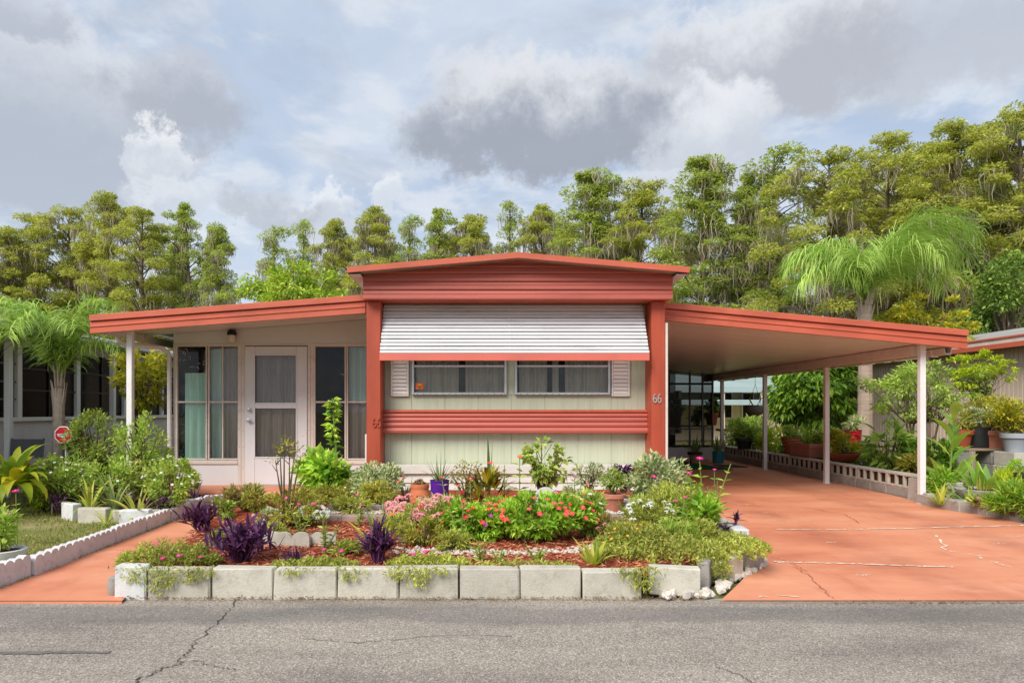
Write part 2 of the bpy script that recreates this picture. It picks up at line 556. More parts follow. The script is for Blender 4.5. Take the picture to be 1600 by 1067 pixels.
G1 = lin
leafm("lf_cypress", G1(143, 155, 64), G1(178, 184, 80), G1(208, 203, 99), G1(162, 167, 78), trans=.38, big=.3)
leafm("lf_cypress_green", G1(134, 154, 66), G1(169, 184, 83), G1(198, 203, 104), G1(152, 165, 76), trans=.38, big=.3)
leafm("moss", G1(162, 153, 130), G1(184, 173, 149), G1(142, 134, 111), trans=.25, big=.15, rough=.9)
leafm("lf_tree", G1(85, 124, 36), G1(123, 164, 49), G1(161, 190, 66), trans=.28)
leafm("lf_tree_bright", G1(122, 159, 44), G1(161, 187, 59), G1(200, 206, 80), trans=.32)
leafm("lf_palm", G1(130, 164, 64), G1(160, 190, 84), G1(186, 206, 108), trans=.28, big=.18)
leafm("lf_bush", G1(126, 153, 61), G1(161, 179, 80), G1(191, 199, 100), trans=.3)
leafm("lf_dark", G1(91, 121, 53), G1(123, 152, 64), G1(156, 178, 83), trans=.25)
leafm("lf_bright", G1(114, 163, 43), G1(154, 191, 60), G1(194, 215, 88), trans=.32)
leafm("lf_yellow", G1(160, 164, 40), G1(194, 183, 48), G1(217, 198, 64), G1(128, 149, 44), trans=.35)
leafm("lf_light", G1(140, 172, 62), G1(168, 190, 84), G1(190, 204, 104), trans=.35)
leafm("lf_olive", G1(153, 154, 59), G1(177, 172, 69), G1(124, 137, 51), G1(195, 180, 84), trans=.3)
leafm("lf_varieg", G1(112, 142, 74), G1(206, 208, 158), G1(150, 170, 98), G1(222, 218, 178), trans=.28)
leafm("lf_purple", G1(64, 34, 68), G1(88, 46, 90), G1(116, 66, 112), G1(70, 40, 60), trans=.12, big=.2)
leafm("lf_croton", G1(92, 38, 32), G1(170, 160, 40), G1(110, 130, 36), G1(70, 34, 34), G1(196, 168, 40), trans=.2)
leafm("lf_croton_yellow", G1(224, 170, 20), G1(212, 140, 24), G1(190, 170, 40), trans=.3)
leafm("lf_strap", G1(135, 163, 55), G1(171, 187, 69), G1(198, 197, 84), trans=.25)
leafm("lf_strap_yellow", G1(176, 180, 60), G1(200, 196, 84), G1(140, 160, 60), trans=.3)
leafm("lf_corn", G1(150, 168, 40), G1(206, 196, 50), G1(112, 140, 44), trans=.3)
leafm("lf_snake", G1(104, 124, 73), G1(133, 151, 88), G1(153, 164, 100), trans=.1)
leafm("lf_aloe", G1(124, 142, 92), G1(146, 158, 108), G1(104, 126, 78), trans=.1)
leafm("lf_canna", G1(108, 152, 55), G1(145, 180, 69), G1(182, 202, 84), trans=.3)
leafm("lf_cover", G1(154, 166, 65), G1(185, 187, 86), G1(131, 149, 57), G1(202, 196, 105), trans=.3)
leafm("lf_lime", G1(178, 196, 40), G1(200, 206, 60), G1(156, 180, 44), trans=.35)
leafm("lf_coleus", G1(150, 160, 76), G1(176, 120, 84), G1(120, 140, 64), G1(196, 190, 110), trans=.3)
leafm("grass", G1(129, 139, 62), G1(159, 161, 81), G1(184, 172, 103), G1(109, 126, 52), trans=.25)
leafm("dry_leaf", G1(150, 120, 80), G1(124, 92, 60), G1(176, 150, 110), trans=.1)
leafm("mulch_chip", G1(167, 91, 64), G1(194, 116, 83), G1(141, 71, 52), G1(209, 148, 112), trans=0, rough=.9)
leafm("fl_magenta", G1(226, 20, 150), G1(240, 50, 170), trans=.2, big=.05)
leafm("fl_coral", G1(236, 84, 76), G1(244, 112, 96), G1(226, 60, 70), trans=.2, big=.05)
leafm("fl_red", G1(224, 36, 60), G1(236, 60, 76), trans=.2, big=.05)
leafm("fl_pink", G1(240, 170, 176), G1(228, 140, 156), G1(246, 200, 200), trans=.25, big=.05)
leafm("fl_white", G1(238, 238, 232), G1(228, 230, 222), trans=.2, big=.04)
leafm("fl_yellow", G1(236, 190, 40), G1(240, 160, 60), trans=.2, big=.05)
leafm("fl_violet", G1(170, 40, 150), G1(190, 70, 180), trans=.2, big=.05)

# ------------------------------------------------------------------ ground surfaces
def ground_materials():
    # asphalt: worn aggregate, darker sealed patches and bands
    m, nt, bs, N, L = new_mat("asphalt")
    co = N("ShaderNodeNewGeometry").outputs["Position"]
    sp = N("ShaderNodeTexVoronoi"); sp.inputs["Scale"].default_value = 150; L(co, sp.inputs["Vector"])
    r1 = ramp(N, [(.0, lin(98, 90, 82)), (.30, lin(136, 127, 117)), (.7, lin(160, 150, 139)), (1, lin(206, 196, 183))])
    L(sp.outputs["Color"], r1.inputs[0])
    fn = noise_node(N, L, 210, 3, .6, co)
    mf = N("ShaderNodeMix"); mf.data_type = 'RGBA'; mf.blend_type = 'OVERLAY'; mf.inputs[0].default_value = .6
    L(r1.outputs[0], mf.inputs[6]); L(fn.outputs[0], mf.inputs[7])
    n2 = noise_node(N, L, 1.1, 6, .62, co, (.55, 1.7, 1))
    r2 = ramp(N, [(.34, (.70, .70, .71)), (.47, (.90, .90, .90)), (.56, (1, 1, 1)), (.72, (1.10, 1.09, 1.07))])
    L(n2.outputs[0], r2.inputs[0])
    mu = N("ShaderNodeMix"); mu.data_type = 'RGBA'; mu.blend_type = 'MULTIPLY'; mu.inputs[0].default_value = 1
    L(mf.outputs[2], mu.inputs[6]); L(r2.outputs[0], mu.inputs[7])
    # a long sealed strip beside the edge of the road, with a broken outline
    sx = N("ShaderNodeSeparateXYZ"); L(co, sx.inputs[0])
    n3 = noise_node(N, L, 2.0, 4, .6, co, (.5, 1, 1))
    wob = N("ShaderNodeMath"); wob.operation = 'MULTIPLY_ADD'; L(n3.outputs[0], wob.inputs[0]); wob.inputs[1].default_value = .30; L(sx.outputs[1], wob.inputs[2])
    up = N("ShaderNodeMapRange"); up.interpolation_type = 'SMOOTHSTEP'; L(wob.outputs[0], up.inputs[0]); up.inputs[1].default_value = 4.0; up.inputs[2].default_value = 4.12
    dn = N("ShaderNodeMapRange"); dn.interpolation_type = 'SMOOTHSTEP'; L(wob.outputs[0], dn.inputs[0]); dn.inputs[1].default_value = 4.42; dn.inputs[2].default_value = 4.30
    bm = N("ShaderNodeMath"); bm.operation = 'MULTIPLY'; L(up.outputs[0], bm.inputs[0]); L(dn.outputs[0], bm.inputs[1])
    bm2 = N("ShaderNodeMath"); bm2.operation = 'MULTIPLY'; L(bm.outputs[0], bm2.inputs[0]); bm2.inputs[1].default_value = .42
    mb = N("ShaderNodeMix"); mb.data_type = 'RGBA'; L(bm2.outputs[0], mb.inputs[0]); L(mu.outputs[2], mb.inputs[6]); mb.inputs[7].default_value = (*lin(92, 90, 90), 1)
    L(mb.outputs[2], bs.inputs["Base Color"])
    bs.inputs["Roughness"].default_value = .92; bs.inputs["Specular IOR Level"].default_value = .25
    b = N("ShaderNodeBump"); b.inputs["Strength"].default_value = .5; b.inputs["Distance"].default_value = .004
    L(sp.outputs["Distance"], b.inputs["Height"]); L(b.outputs[0], bs.inputs["Normal"])
    M["asphalt"] = m

    # red painted concrete, faded and scuffed
    m, nt, bs, N, L = new_mat("red_concrete")
    co = N("ShaderNodeNewGeometry").outputs["Position"]
    n1 = noise_node(N, L, .9, 8, .62, co, (.6, 1.3, 1))
    r1 = ramp(N, [(.30, lin(188, 112, 82)), (.46, lin(208, 134, 100)), (.6, lin(218, 148, 114)), (.78, lin(228, 168, 138))])
    L(n1.outputs[0], r1.inputs[0])
    n2 = noise_node(N, L, 4.5, 10, .78, co, (.6, 1.6, 1))
    r2 = ramp(N, [(.58, (0, 0, 0)), (.72, (.75, .75, .75))]); L(n2.outputs[0], r2.inputs[0])
    mx = N("ShaderNodeMix"); mx.data_type = 'RGBA'; L(r2.outputs[0], mx.inputs[0]); L(r1.outputs[0], mx.inputs[6]); mx.inputs[7].default_value = (*lin(222, 176, 150), 1)
    n4 = noise_node(N, L, 2.3, 9, .7, co, (2.0, .6, 1))
    r4 = ramp(N, [(.54, (0, 0, 0)), (.74, (.40, .40, .40))]); L(n4.outputs[0], r4.inputs[0])
    m4 = N("ShaderNodeMix"); m4.data_type = 'RGBA'; L(r4.outputs[0], m4.inputs[0]); L(mx.outputs[2], m4.inputs[6]); m4.inputs[7].default_value = (*lin(160, 84, 64), 1)
    # darkened tyre tracks up the drive, broken and uneven
    sx = N("ShaderNodeSeparateXYZ"); L(co, sx.inputs[0])
    n5 = noise_node(N, L, 1.6, 6, .65, co)
    tr = None
    for xc in (3.25, 4.75):
        d = N("ShaderNodeMath"); d.operation = 'SUBTRACT'; L(sx.outputs[0], d.inputs[0]); d.inputs[1].default_value = xc
        e = N("ShaderNodeMath"); e.operation = 'ABSOLUTE'; L(d.outputs[0], e.inputs[0])
        g = N("ShaderNodeMapRange"); g.interpolation_type = 'SMOOTHSTEP'; L(e.outputs[0], g.inputs[0]); g.inputs[1].default_value = .32; g.inputs[2].default_value = .06
        if tr is None: tr = g.outputs[0]
        else:
            ad = N("ShaderNodeMath"); ad.operation = 'ADD'; L(tr, ad.inputs[0]); L(g.outputs[0], ad.inputs[1]); tr = ad.outputs[0]
    r5 = ramp(N, [(.38, (0, 0, 0)), (.66, (.5, .5, .5))]); L(n5.outputs[0], r5.inputs[0])
    m5 = N("ShaderNodeMath"); m5.operation = 'MULTIPLY'; L(tr, m5.inputs[0]); L(r5.outputs[0], m5.inputs[1])
    m6 = N("ShaderNodeMix"); m6.data_type = 'RGBA'; L(m5.outputs[0], m6.inputs[0]); L(m4.outputs[2], m6.inputs[6]); m6.inputs[7].default_value = (*lin(150, 84, 64), 1)
    L(m6.outputs[2], bs.inputs["Base Color"])
    bs.inputs["Roughness"].default_value = .62; bs.inputs["Specular IOR Level"].default_value = .35
    n3 = noise_node(N, L, 55, 5, .7, co)
    b = N("ShaderNodeBump"); b.inputs["Strength"].default_value = .25; b.inputs["Distance"].default_value = .008
    L(n3.outputs[0], b.inputs["Height"]); L(b.outputs[0], bs.inputs["Normal"])
    M["red_concrete"] = m

    # thin lawn over sandy soil
    m, nt, bs, N, L = new_mat("lawn_soil")
    co = N("ShaderNodeNewGeometry").outputs["Position"]
    n1 = noise_node(N, L, 2.6, 8, .65, co)
    r1 = ramp(N, [(.35, lin(104, 114, 52)), (.5, lin(134, 134, 74)), (.6, lin(160, 142, 104)), (.72, lin(186, 168, 138))])
    L(n1.outputs[0], r1.inputs[0]); L(r1.outputs[0], bs.inputs["Base Color"])
    bs.inputs["Roughness"].default_value = .95
    n3 = noise_node(N, L, 70, 5, .7, co)
    b = N("ShaderNodeBump"); b.inputs["Strength"].default_value = .8; b.inputs["Distance"].default_value = .015
    L(n3.outputs[0], b.inputs["Height"]); L(b.outputs[0], bs.inputs["Normal"])
    M["lawn_soil"] = m

    surf("filled_cut", lin(112, 107, 102), .95, .2, 30, None, .5, 90, .2)
    surf("mulch", lin(150, 74, 52), .95, .25, 14, None, .9, 70, .1, lin(96, 58, 44), .5)


ground_materials()


def sheet(name, poly, z, mat, kind='structure', parent=None):
    b = MB(); b.add([(p[0], p[1], z if len(p) < 3 else p[2]) for p in poly], [tuple(range(len(poly)))])
    o = b.build(name, M[mat], parent)
    if kind: o["kind"] = kind
    return o


# one sheet to the horizon
sheet("ground", [(-900, -300), (900, -300), (900, 1500), (-900, 1500)], -.02, "lawn_soil")
ROAD_Y = 4.285
road = sheet("road", [(-60, -9), (60, -9), (60, ROAD_Y + .12), (-60, ROAD_Y + .12)], -.006, "asphalt")
lawn = sheet("lawn", [(-30, ROAD_Y + .03), (-3.25, ROAD_Y + .03), (-3.32, 9.4), (-4.9, 9.8), (-5, 40), (-30, 40)], -.002, "lawn_soil")


def crack(pts, w, parent, mat="crack", z=.0, name="crack", jit=.5, seg=10, brk=0.0):
    """irregular hairline or sealed joint lying on a slab"""
    b = MB()
    P_ = []
    for i in range(len(pts) - 1):
        a, c = Vector(pts[i]), Vector(pts[i + 1])
        for k in range(seg): P_.append(a.lerp(c, k / seg))
    P_.append(Vector(pts[-1]))
    L_, R_ = [], []
    for i, p in enumerate(P_):
        d = (P_[min(i + 1, len(P_) - 1)] - P_[max(i - 1, 0)]).normalized()
        n = Vector((-d.y, d.x))
        q = p + n * random.uniform(-1, 1) * w * jit * 1.6
        ww = w * random.uniform(.35, 1.25)
        L_.append((q.x + n.x * ww / 2, q.y + n.y * ww / 2, z)); R_.append((q.x - n.x * ww / 2, q.y - n.y * ww / 2, z))
    for i in range(len(P_) - 1):
        if random.random() < brk: continue
        b.add([L_[i], R_[i], R_[i + 1], L_[i + 1]], [(0, 1, 2, 3)])
    return b.build(name, M[mat], parent)


def g2(px, py):
    p = G(px, py); return (p.x, p.y)


crack([g2(372, 935), g2(345, 965), g2(308, 1000), g2(292, 1020)], .007, road, z=-.002, jit=1.6)
crack([g2(292, 1020), g2(278, 1036), g2(240, 1048), g2(205, 1066)], .011, road, z=-.002, jit=1.2)
crack([g2(300, 1030), g2(340, 1040), g2(372, 1046)], .005, road, z=-.002, jit=1.6)
crack([g2(470, 996), g2(560, 1002), g2(640, 996), g2(700, 990), g2(800, 992)], .0045, road, z=-.002, jit=1.6)
crack([g2(1120, 1040), g2(1150, 1050), g2(1178, 1066)], .005, road, z=-.002, jit=1.4)
# old filled cut in the asphalt
crack([g2(-40, 1019), g2(60, 1018), g2(172, 1017)], .04, road, "filled_cut", -.0025, "filled_cut", .12)

# driveway, walkway and porch slab in red painted concrete
bed_right = [(1.5, 4.4), (1.74, 4.66), (2.13, 5.29), (2.16, 6.3), (2.2, 8.27)]
dr_poly = [(g2(1125, 940)[0], ROAD_Y + .004)] + bed_right[1:] + [(2.16, 8.9), (2.26, 17.2), (5.95, 17.2), (5.80, 11), (5.74, 8.8), (5.70, 7.2), (5.72, ROAD_Y + .004)]
driveway = sheet("driveway", dr_poly, .014, "red_concrete")
b = MB()   # the slab's broken front lip
b.box(dr_poly[0][0], 5.72, ROAD_Y - .003, ROAD_Y + .0035, -.05, .0095)
b.build("slab_edge", M["brick_grey"], driveway)
crack([g2(1165, 757), g2(1230, 756), g2(1320, 755)], .034, driveway, "joint_white", .019, "joint_line", .25, 14, .05)
crack([g2(1196, 829), g2(1300, 830), g2(1365, 829), g2(1480, 826), g2(1560, 824), g2(1640, 822)], .034, driveway, "joint_white", .019, "joint_line", .3, 12, .06)
crack([g2(1210, 881), g2(1260, 882), g2(1340, 884), g2(1420, 887), g2(1490, 889)], .030, driveway, "joint_white", .019, "joint_line", .3, 16, .03)
crack([g2(1452, 830), g2(1480, 862), g2(1530, 872), g2(1560, 885), g2(1640, 905)], .024, driveway, "joint_white", .018, "scuff", 1.0, 10, .45)
crack([g2(1240, 888), g2(1268, 905), g2(1290, 928), g2(1300, 938)], .007, driveway, "hairline", .018, "crack", 1.4)
crack([g2(1200, 872), g2(1232, 880), g2(1262, 896)], .006, driveway, "hairline", .018, "crack", 1.4)
crack([g2(1260, 795), g2(1320, 806), g2(1345, 820)], .008, driveway, "hairline", .018, "crack", 1.4)
for px, py, n in ((1205, 803, .1), (1300, 850, .05), (1350, 902, .05), (1215, 935, .13), (1600, 840, .12), (1170, 790, .14), (1560, 852, .06), (1400, 788, .05), (1360, 786, .05)):
    a = G(px, py)
    crack([(a.x - n, a.y), (a.x, a.y + .01), (a.x + n, a.y + .004)], .022, driveway, "joint_white", .018, "scuff", .8, 4, .2)

walk_poly = [(-3.24, ROAD_Y + .004), (-2.26, ROAD_Y + .004), (-2.42, 4.9), (-2.55, 6.0), (-2.66, 7.4), (-2.2, 8.4), (-1.45, 8.7), (-1.45, 9.0), (-3.36, 9.0)]
walkway = sheet("walkway", [(x, y, .012) for x, y in walk_poly], .012, "red_concrete")
b = MB(); b.box(-3.24, -2.26, ROAD_Y - .002, ROAD_Y + .0035, -.05, .0085); b.build("slab_edge", M["red_concrete"], walkway)
b = MB(); b.box(-4.6, -1.44, 8.995, 9.86, -.02, .128, .012)
ps = b.build("porch_slab", M["red_concrete"]); ps["kind"] = 'structure'

# ------------------------------------------------------------------ the mobile home
DC, DW = 8.30, 8.62            # front of the corner columns, wall between them
XL0, XL1 = XA(572.5, DC), XA(594.7, DC)
XR0, XR1 = XA(1018, DC), XA(1039.5, DC)
ZB = ZA(728, DC)               # top of the skirting
ZT = ZA(467.5, 8.15)           # underside of the gable front
home = thing("mobile_home", "mobile home with terracotta red gable front, pale green siding and striped awning", "house", ((XL0 + XR1) / 2, DW, 0))

b = MB()
b.box(XL0 + .03, XR1 - .03, DW + .36, 24, .02, 2.75)
b.build("body", M["house_beige"], home)
for i, (x0, x1) in enumerate(((XL0, XL1), (XR0, XR1))):
    b = MB(); b.box(x0, x1, DC, DW + .05, ZB + .002, ZT - .001, .008)
    b.build("corner_column", M["red_deep"], home)
b = MB(); b.box(XR1 + .003, XR1 + .04, DC + .02, DC + .12, .05, ZT - .26, .006); b.build("corner_trim", M["cream_trim"], home)
b = MB(); b.box(XL0 - .028, XL0 - .003, DC + .06, DC + .12, ZB + .0, ZA(640, DC) - .3, .004); b.build("corner_trim", M["white_metal"], home)

# vertical siding panels with pressed ribs, two tiers
zb1, zb0 = ZA(640, 8.48), ZA(677, 8.48)
n = 8
for t, (z0, z1) in enumerate(((ZB - .03, zb0 + .02), (zb1 - .02, ZT))):
    xe = [XL1] + [XA(642.5, 8.6) + (XA(955.5, 8.6) - XA(642.5, 8.6)) * k / 6 for k in range(7)] + [XR0]
    for i, za_, zb_ in [(i, a_, c_) for i in range(n) for a_, c_ in ([(z0, z1)] if t == 0 or i in (0, n - 1) else [(z0, ZA(613, 8.57) - .028), (ZA(540, 8.57) + .028, z1)])]:
        x0 = xe[i]; w = xe[i + 1] - x0
        prof = []
        for k in range(5):
            u = x0 + w * k / 5
            prof += [(u + .0015 if k == 0 else u, DW + (.005 if k == 0 else .002)), (u + .006, DW + (.005 if k == 0 else .002)), (u + .011, DW), (u + w / 5 - .008, DW)]
        prof.append((x0 + w - .0005, DW))
        prof += [(x0 + w - .0005, DW + .03), (x0 + .0015, DW + .03)]
        b = MB(); b.pz_(prof, za_, zb_); b.build("siding_panel", M["siding"], home)

# red band of rolled ribs under the windows
y0 = 8.48
zz = [zb0, zb0 + .075, zb0 + .14, zb0 + .20, zb0 + .25, zb1]
for i in range(5):
    a, c = zz[i], zz[i + 1]; h = c - a
    d = (0, .012, .022, .030, .034)[i]
    yy = y0 + d
    prof = [(DW - .002, a), (yy + .012, a), (yy, a + h * .18), (yy - .004, a + h * .5), (yy + .004, a + h * .8), (yy + .02, c - .001), (DW - .002, c - .001)]
    b = MB(); b.px_(prof, XL1 + .002, XR0 - .002); b.build("band_rib", M["red_lap" if i < 4 else "red_deep"], home)

# lap skirting
bz = [.0, .10, .215, .325, .435, ZB]
for i in range(5):
    a, c = bz[i], bz[i + 1]
    top = i == 4
    yy = DC - (.035 if top else .012)
    prof = [(DW - .02, a + .001), (yy, a + .001), (yy + (0 if top else .014), c - .001), (DW - .02, c - .001)]
    b = MB(); b.px_(prof, XL0 - .02, XR1 + .07); b.build("skirting_board", M["skirting"], home)

# gable front: lapped boards cut to the slope of the roof
DH = 8.15
gx0, gx1 = XA(566.7, DH), XA(1051.5, DH)
gz_e, gz_a = ZA(425, DH), ZA(403, DH)
gxm = XA(811, DH)
b = MB(); b.py_([(gx0 + .01, ZT + .004), (gx1 - .01, ZT + .004), (gx1 - .01, gz_e), (gxm, gz_a), (gx0 + .01, gz_e)], DH + .03, DW + .3); b.build("gable_wall", M["red_paint"], home)


def gspan(z):
    if z <= gz_e: return gx0, gx1
    t = min(1, (z - gz_e) / (gz_a - gz_e))
    return gx0 + (gxm - gx0) * t, gx1 + (gxm - gx1) * t


lz = [ZT, ZT + .115, ZT + .215, ZT + .305, ZT + .375, ZT + .43, gz_a]
for i in range(6):
    a, c = lz[i], lz[i + 1]; h = c - a
    if h < .01: continue
    pr = [(a + .001, DH + .028), (a + .001, DH + .004), (a + h * .12, DH), (a + h * .45, DH + .003), (a + h * .52, DH + .014), (a + h * .60, DH + .010), (c - .001, DH + .022)]
    vs, fs = [], []
    for z, y in pr:
        l, r_ = gspan(z); vs += [(l, y, z), (r_, y, z)]
    for k in range(len(pr) - 1): fs.append((2 * k, 2 * k + 1, 2 * k + 3, 2 * k + 2))
    b = MB(); b.add(vs, fs); b.build("lap_board", M["red_lap"], home)

# roof: two low slopes with a red edge
DRF = 7.95
ex0, ex1 = XA(542, DRF), XA(1077.5, DRF)
ze, za = ZA(417, DRF), ZA(394, DRF); xm = XA(810, DRF)
b = MB(); b.py_([(ex0 + .02, ze - .055), (xm, za - .055), (ex1 - .02, ze - .055), (ex1 - .02, ze - .012), (xm, za - .012), (ex0 + .02, ze - .012)], DRF + .03, 24.2)
rf = b.build("roof", M["roof_grey"], home)
for s_, (xa, zA, xb, zB) in enumerate(((ex0, ze, xm, za), (xm, za, ex1, ze))):
    b = MB(); b.py_([(xa, zA - .066), (xb, zB - .066), (xb, zB), (xa, zA)], DRF, DRF + .028); b.build("roof_edge", M["red_paint"], rf)
for xa, xb in ((ex0, ex0 + .018), (ex1 - .018, ex1)):
    b = MB(); b.box(xa, xb, DRF + .03, 24.2, ze - .07, ze - .004); b.build("eave_edge", M["red_paint"], rf)
for xa, xb in ((ex0 + .02, gx0 - .002), (gx1 + .002, ex1 - .02)):
    b = MB(); b.box(xa, xb, DRF + .06, 24, ze - .085, ze - .072); b.build("soffit", M["cream_trim"], rf)


def pane_window(parent, x0, x1, z0, z1, y, fr, rails=(), mull=(), frame="aluminium", glass="glass", fd=.05, name="window"):
    """frame > panes and bars, standing on the plane y facing the camera"""
    b = MB()
    b.box(x0 - fr, x0, y - fd, y + .01, z0 - fr, z1 + fr, .004); b.box(x1, x1 + fr, y - fd, y + .01, z0 - fr, z1 + fr, .004)
    b.box(x0 + .0005, x1 - .0005, y - fd + .002, y + .009, z0 - fr, z0, .004); b.box(x0 + .0005, x1 - .0005, y - fd + .002, y + .009, z1, z1 + fr, .004)
    w = b.build(name, M[frame], parent)
    for z in rails:
        b = MB(); b.box(x0 + .001, x1 - .001, y - fd * .8, y + .004, z - .012, z + .012, .003); b.build("rail", M[frame], w)
    for x in mull:
        b = MB(); b.box(x - .010, x + .010, y - fd * .6, y + .002, z0 + .001, z1 - .001, .003); b.build("mullion", M[frame], w)
    xs = [x0] + sorted(mull) + [x1]; zs = [z0] + sorted(rails) + [z1]
    for i in range(len(xs) - 1):
        for j in range(len(zs) - 1):
            tl = random.uniform(-.002, .002)
            b = MB(); b.add([(xs[i], y - .012 + tl, zs[j]), (xs[i + 1], y - .012 - tl, zs[j]), (xs[i + 1], y - .012 - tl, zs[j + 1]), (xs[i], y - .012 + tl, zs[j + 1])], [(0, 1, 2, 3)])
            b.build("pane", M[glass if not isinstance(glass, (list, tuple)) else glass[i % len(glass)]], w)
    return w


def curtain(parent, x0, x1, z0, z1, y, mat, wave=.10, amp=.02, name="curtain"):
    n = max(8, int((x1 - x0) / .012)); vs, fs = [], []
    ph = random.uniform(0, 6)
    for i in range(n + 1):
        x = x0 + (x1 - x0) * i / n
        d = amp * math.sin(2 * math.pi * x / wave + ph) + amp * .6 * math.sin(2 * math.pi * x / (wave * 1.7) + ph * 2)
        vs += [(x, y + d, z0), (x + d * .2, y + d * .8, z1)]
        if i: fs.append((2 * i - 2, 2 * i, 2 * i + 1, 2 * i - 1))
    b = MB(); b.add(vs, fs); return b.build(name, M[mat], parent, True)


# the pair of front windows, louvred shutters and curtains
zw0, zw1 = ZA(613, 8.57), ZA(540, 8.57)
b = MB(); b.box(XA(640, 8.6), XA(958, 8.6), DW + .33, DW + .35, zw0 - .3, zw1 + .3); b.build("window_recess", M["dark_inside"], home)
b = MB(); b.box(XA(791.5, 8.6), XA(804.5, 8.6), DW - .004, DW + .03, zw0 - .027, zw1 + .027); b.build("window_post", M["siding"], home)
for xa, xb, mu in ((647, 788, ()), (808, 950, ())):
    x0, x1 = XA(xa, 8.57), XA(xb, 8.57)
    w = pane_window(home, x0, x1, zw0, zw1, DW - .01, .03, (ZA(572, 8.57),), tuple(XA(u, 8.57) for u in mu), "aluminium", "glass", .05)
    b = MB()
    for k in range(14):
        x = x0 + (x1 - x0) * (k + .5) / 14
        b.box(x - .004, x + .004, DW - .062, DW - .0605, zw0 - .024, zw0 - .016)
    b.build("screw_row", M["dark_metal"], w)["kind"] = "stuff"
c0, c1 = XA(645, 8.57), XA(952, 8.57)
curtain(home, XA(650, 8.6), XA(716, 8.6), zw0 - .01, zw1, DW + .07, "curtain_beige", .085, .020)
curtain(home, XA(727, 8.6), XA(790, 8.6), zw0 - .01, zw1, DW + .07, "curtain_beige", .085, .020)
curtain(home, XA(812, 8.6), XA(856, 8.6), zw0 - .01, zw1, DW + .07, "curtain_beige", .085, .020)
curtain(home, XA(864, 8.6), XA(874, 8.6), zw0 - .01, zw1, DW + .07, "curtain_beige", .085, .020)
curtain(home, XA(884, 8.6), XA(950, 8.6), zw0 - .01, zw1, DW + .07, "curtain_beige", .085, .020)
b = MB(); a = P(649.5, 608, 8.56); b.box(a.x, XA(661.5, 8.56), 8.565, 8.568, a.z, ZA(598.5, 8.56)); st = b.build("window_sticker", M["orange_print"], home)
b = MB(); b.box(XA(653.5, 8.56), XA(657.5, 8.56), 8.5625, 8.5645, ZA(606.5, 8.56), ZA(602.5, 8.56)); b.build("print", M["green_print"], st)
b = MB(); b.box(XA(652.5, 8.56), XA(658.5, 8.56), 8.5625, 8.5645, ZA(601.8, 8.56), ZA(599.6, 8.56)); b.build("print", M["fl_yellow"], st)
for xa, xb in ((610.5, 638.5), (956, 984.5)):
    x0, x1 = XA(xa, 8.57), XA(xb, 8.57); z0, z1 = ZA(619, 8.57), ZA(536, 8.57)
    b = MB(); b.box(x0, x0 + .025, DW - .04, DW - .003, z0, z1, .004); b.box(x1 - .025, x1, DW - .04, DW - .003, z0, z1, .004)
    b.box(x0 + .0255, x1 - .0255, DW - .039, DW - .003, z0, z0 + .025, .003); b.box(x0 + .026, x1 - .026, DW - .02, DW - .0035, z0 + .025, z1)
    sh = b.build("shutter", M["shutter"], home)
    k = 0; z = z0 + .027
    while z < z1 - .05:
        b = MB(); b.px_([(DW - .034, z), (DW - .038, z + .006), (DW - .022, z + .046), (DW - .021, z + .010)], x0 + .027, x1 - .027); b.build("louvre", M["shutter"], sh); z += .0475

# awning: fourteen white slats and a red front rail
ax0, ax1 = XA(600, 8.55), XA(1003.5, 8.55)
Ta, Tb = Vector((0, 8.56, ZA(476, 8.56))), Vector((0, 8.185, ZA(553, 8.185)))
b = MB(); b.box(ax0, ax1, 8.17, 8.20, ZA(563.5, 8.18), ZA(552.5, 8.18), .004); aw = b.build("awning", M["awning_rail"], home)
for i in range(14):
    p = Ta.lerp(Tb, (i + .5) / 14)
    h = .046; t = .015
    dn = (Tb - Ta).normalized(); nn = Vector((0, dn.z, -dn.y)); nn = nn if nn.y < 0 else -nn
    p = p + nn * (.004 * (i % 2))
    q = []
    for (u, w) in ((-.43, .0), (-.36, .75), (-.2, 1.0), (.25, 1.0), (.42, .7), (.46, -.3), (.36, -.3), (.2, .35), (-.2, .3), (-.36, .0)):
        c = p + dn * (u * h) + nn * (w * t); q.append((c.y, c.z))
    ee = random.uniform(0, .006)
    b = MB(); b.px_(q, ax0 + ee, ax1 - random.uniform(0, .006)); b.build("slat", M["awning_white"], aw, True)
for x in (ax0 + .05, XA(795, 8.5), ax1 - .05):
    b = MB(); b.tube([(x, Ta.y, Ta.z - .02), (x, Tb.y + .01, Tb.z - .02)], .012, 6); b.build("rafter", M["white_metal"], aw)


def text_mesh(txt, size, depth):
    cu = bpy.data.curves.new("lettering", 'FONT'); cu.body = txt; cu.size = size; cu.extrude = depth; cu.align_x = 'CENTER'; cu.align_y = 'CENTER'
    o = bpy.data.objects.new("lettering", cu); COL.objects.link(o)
    me = bpy.data.meshes.new_from_object(o.evaluated_get(bpy.context.evaluated_depsgraph_get()))
    bpy.data.objects.remove(o); bpy.data.curves.remove(cu)
    return me


def letters(name, txt, size, depth, mat, parent, loc, rot=(R(90), 0, 0), scale=(1, 1, 1)):
    me = text_mesh(txt, size, depth); me.materials.append(M[mat])
    return inst(name, me, parent, loc, rot, scale)


for px, py, mt in ((1026.5, 623, "number_metal"), (588, 661, "red_deep")):
    for k, dx in enumerate((-3.6, 3.6)):
        letters("house_number", "6", .165, .008, mt, home, P(px + dx, py, DC - .006), (R(90), R(-6 + 4 * k), 0), (.72, 1, 1))

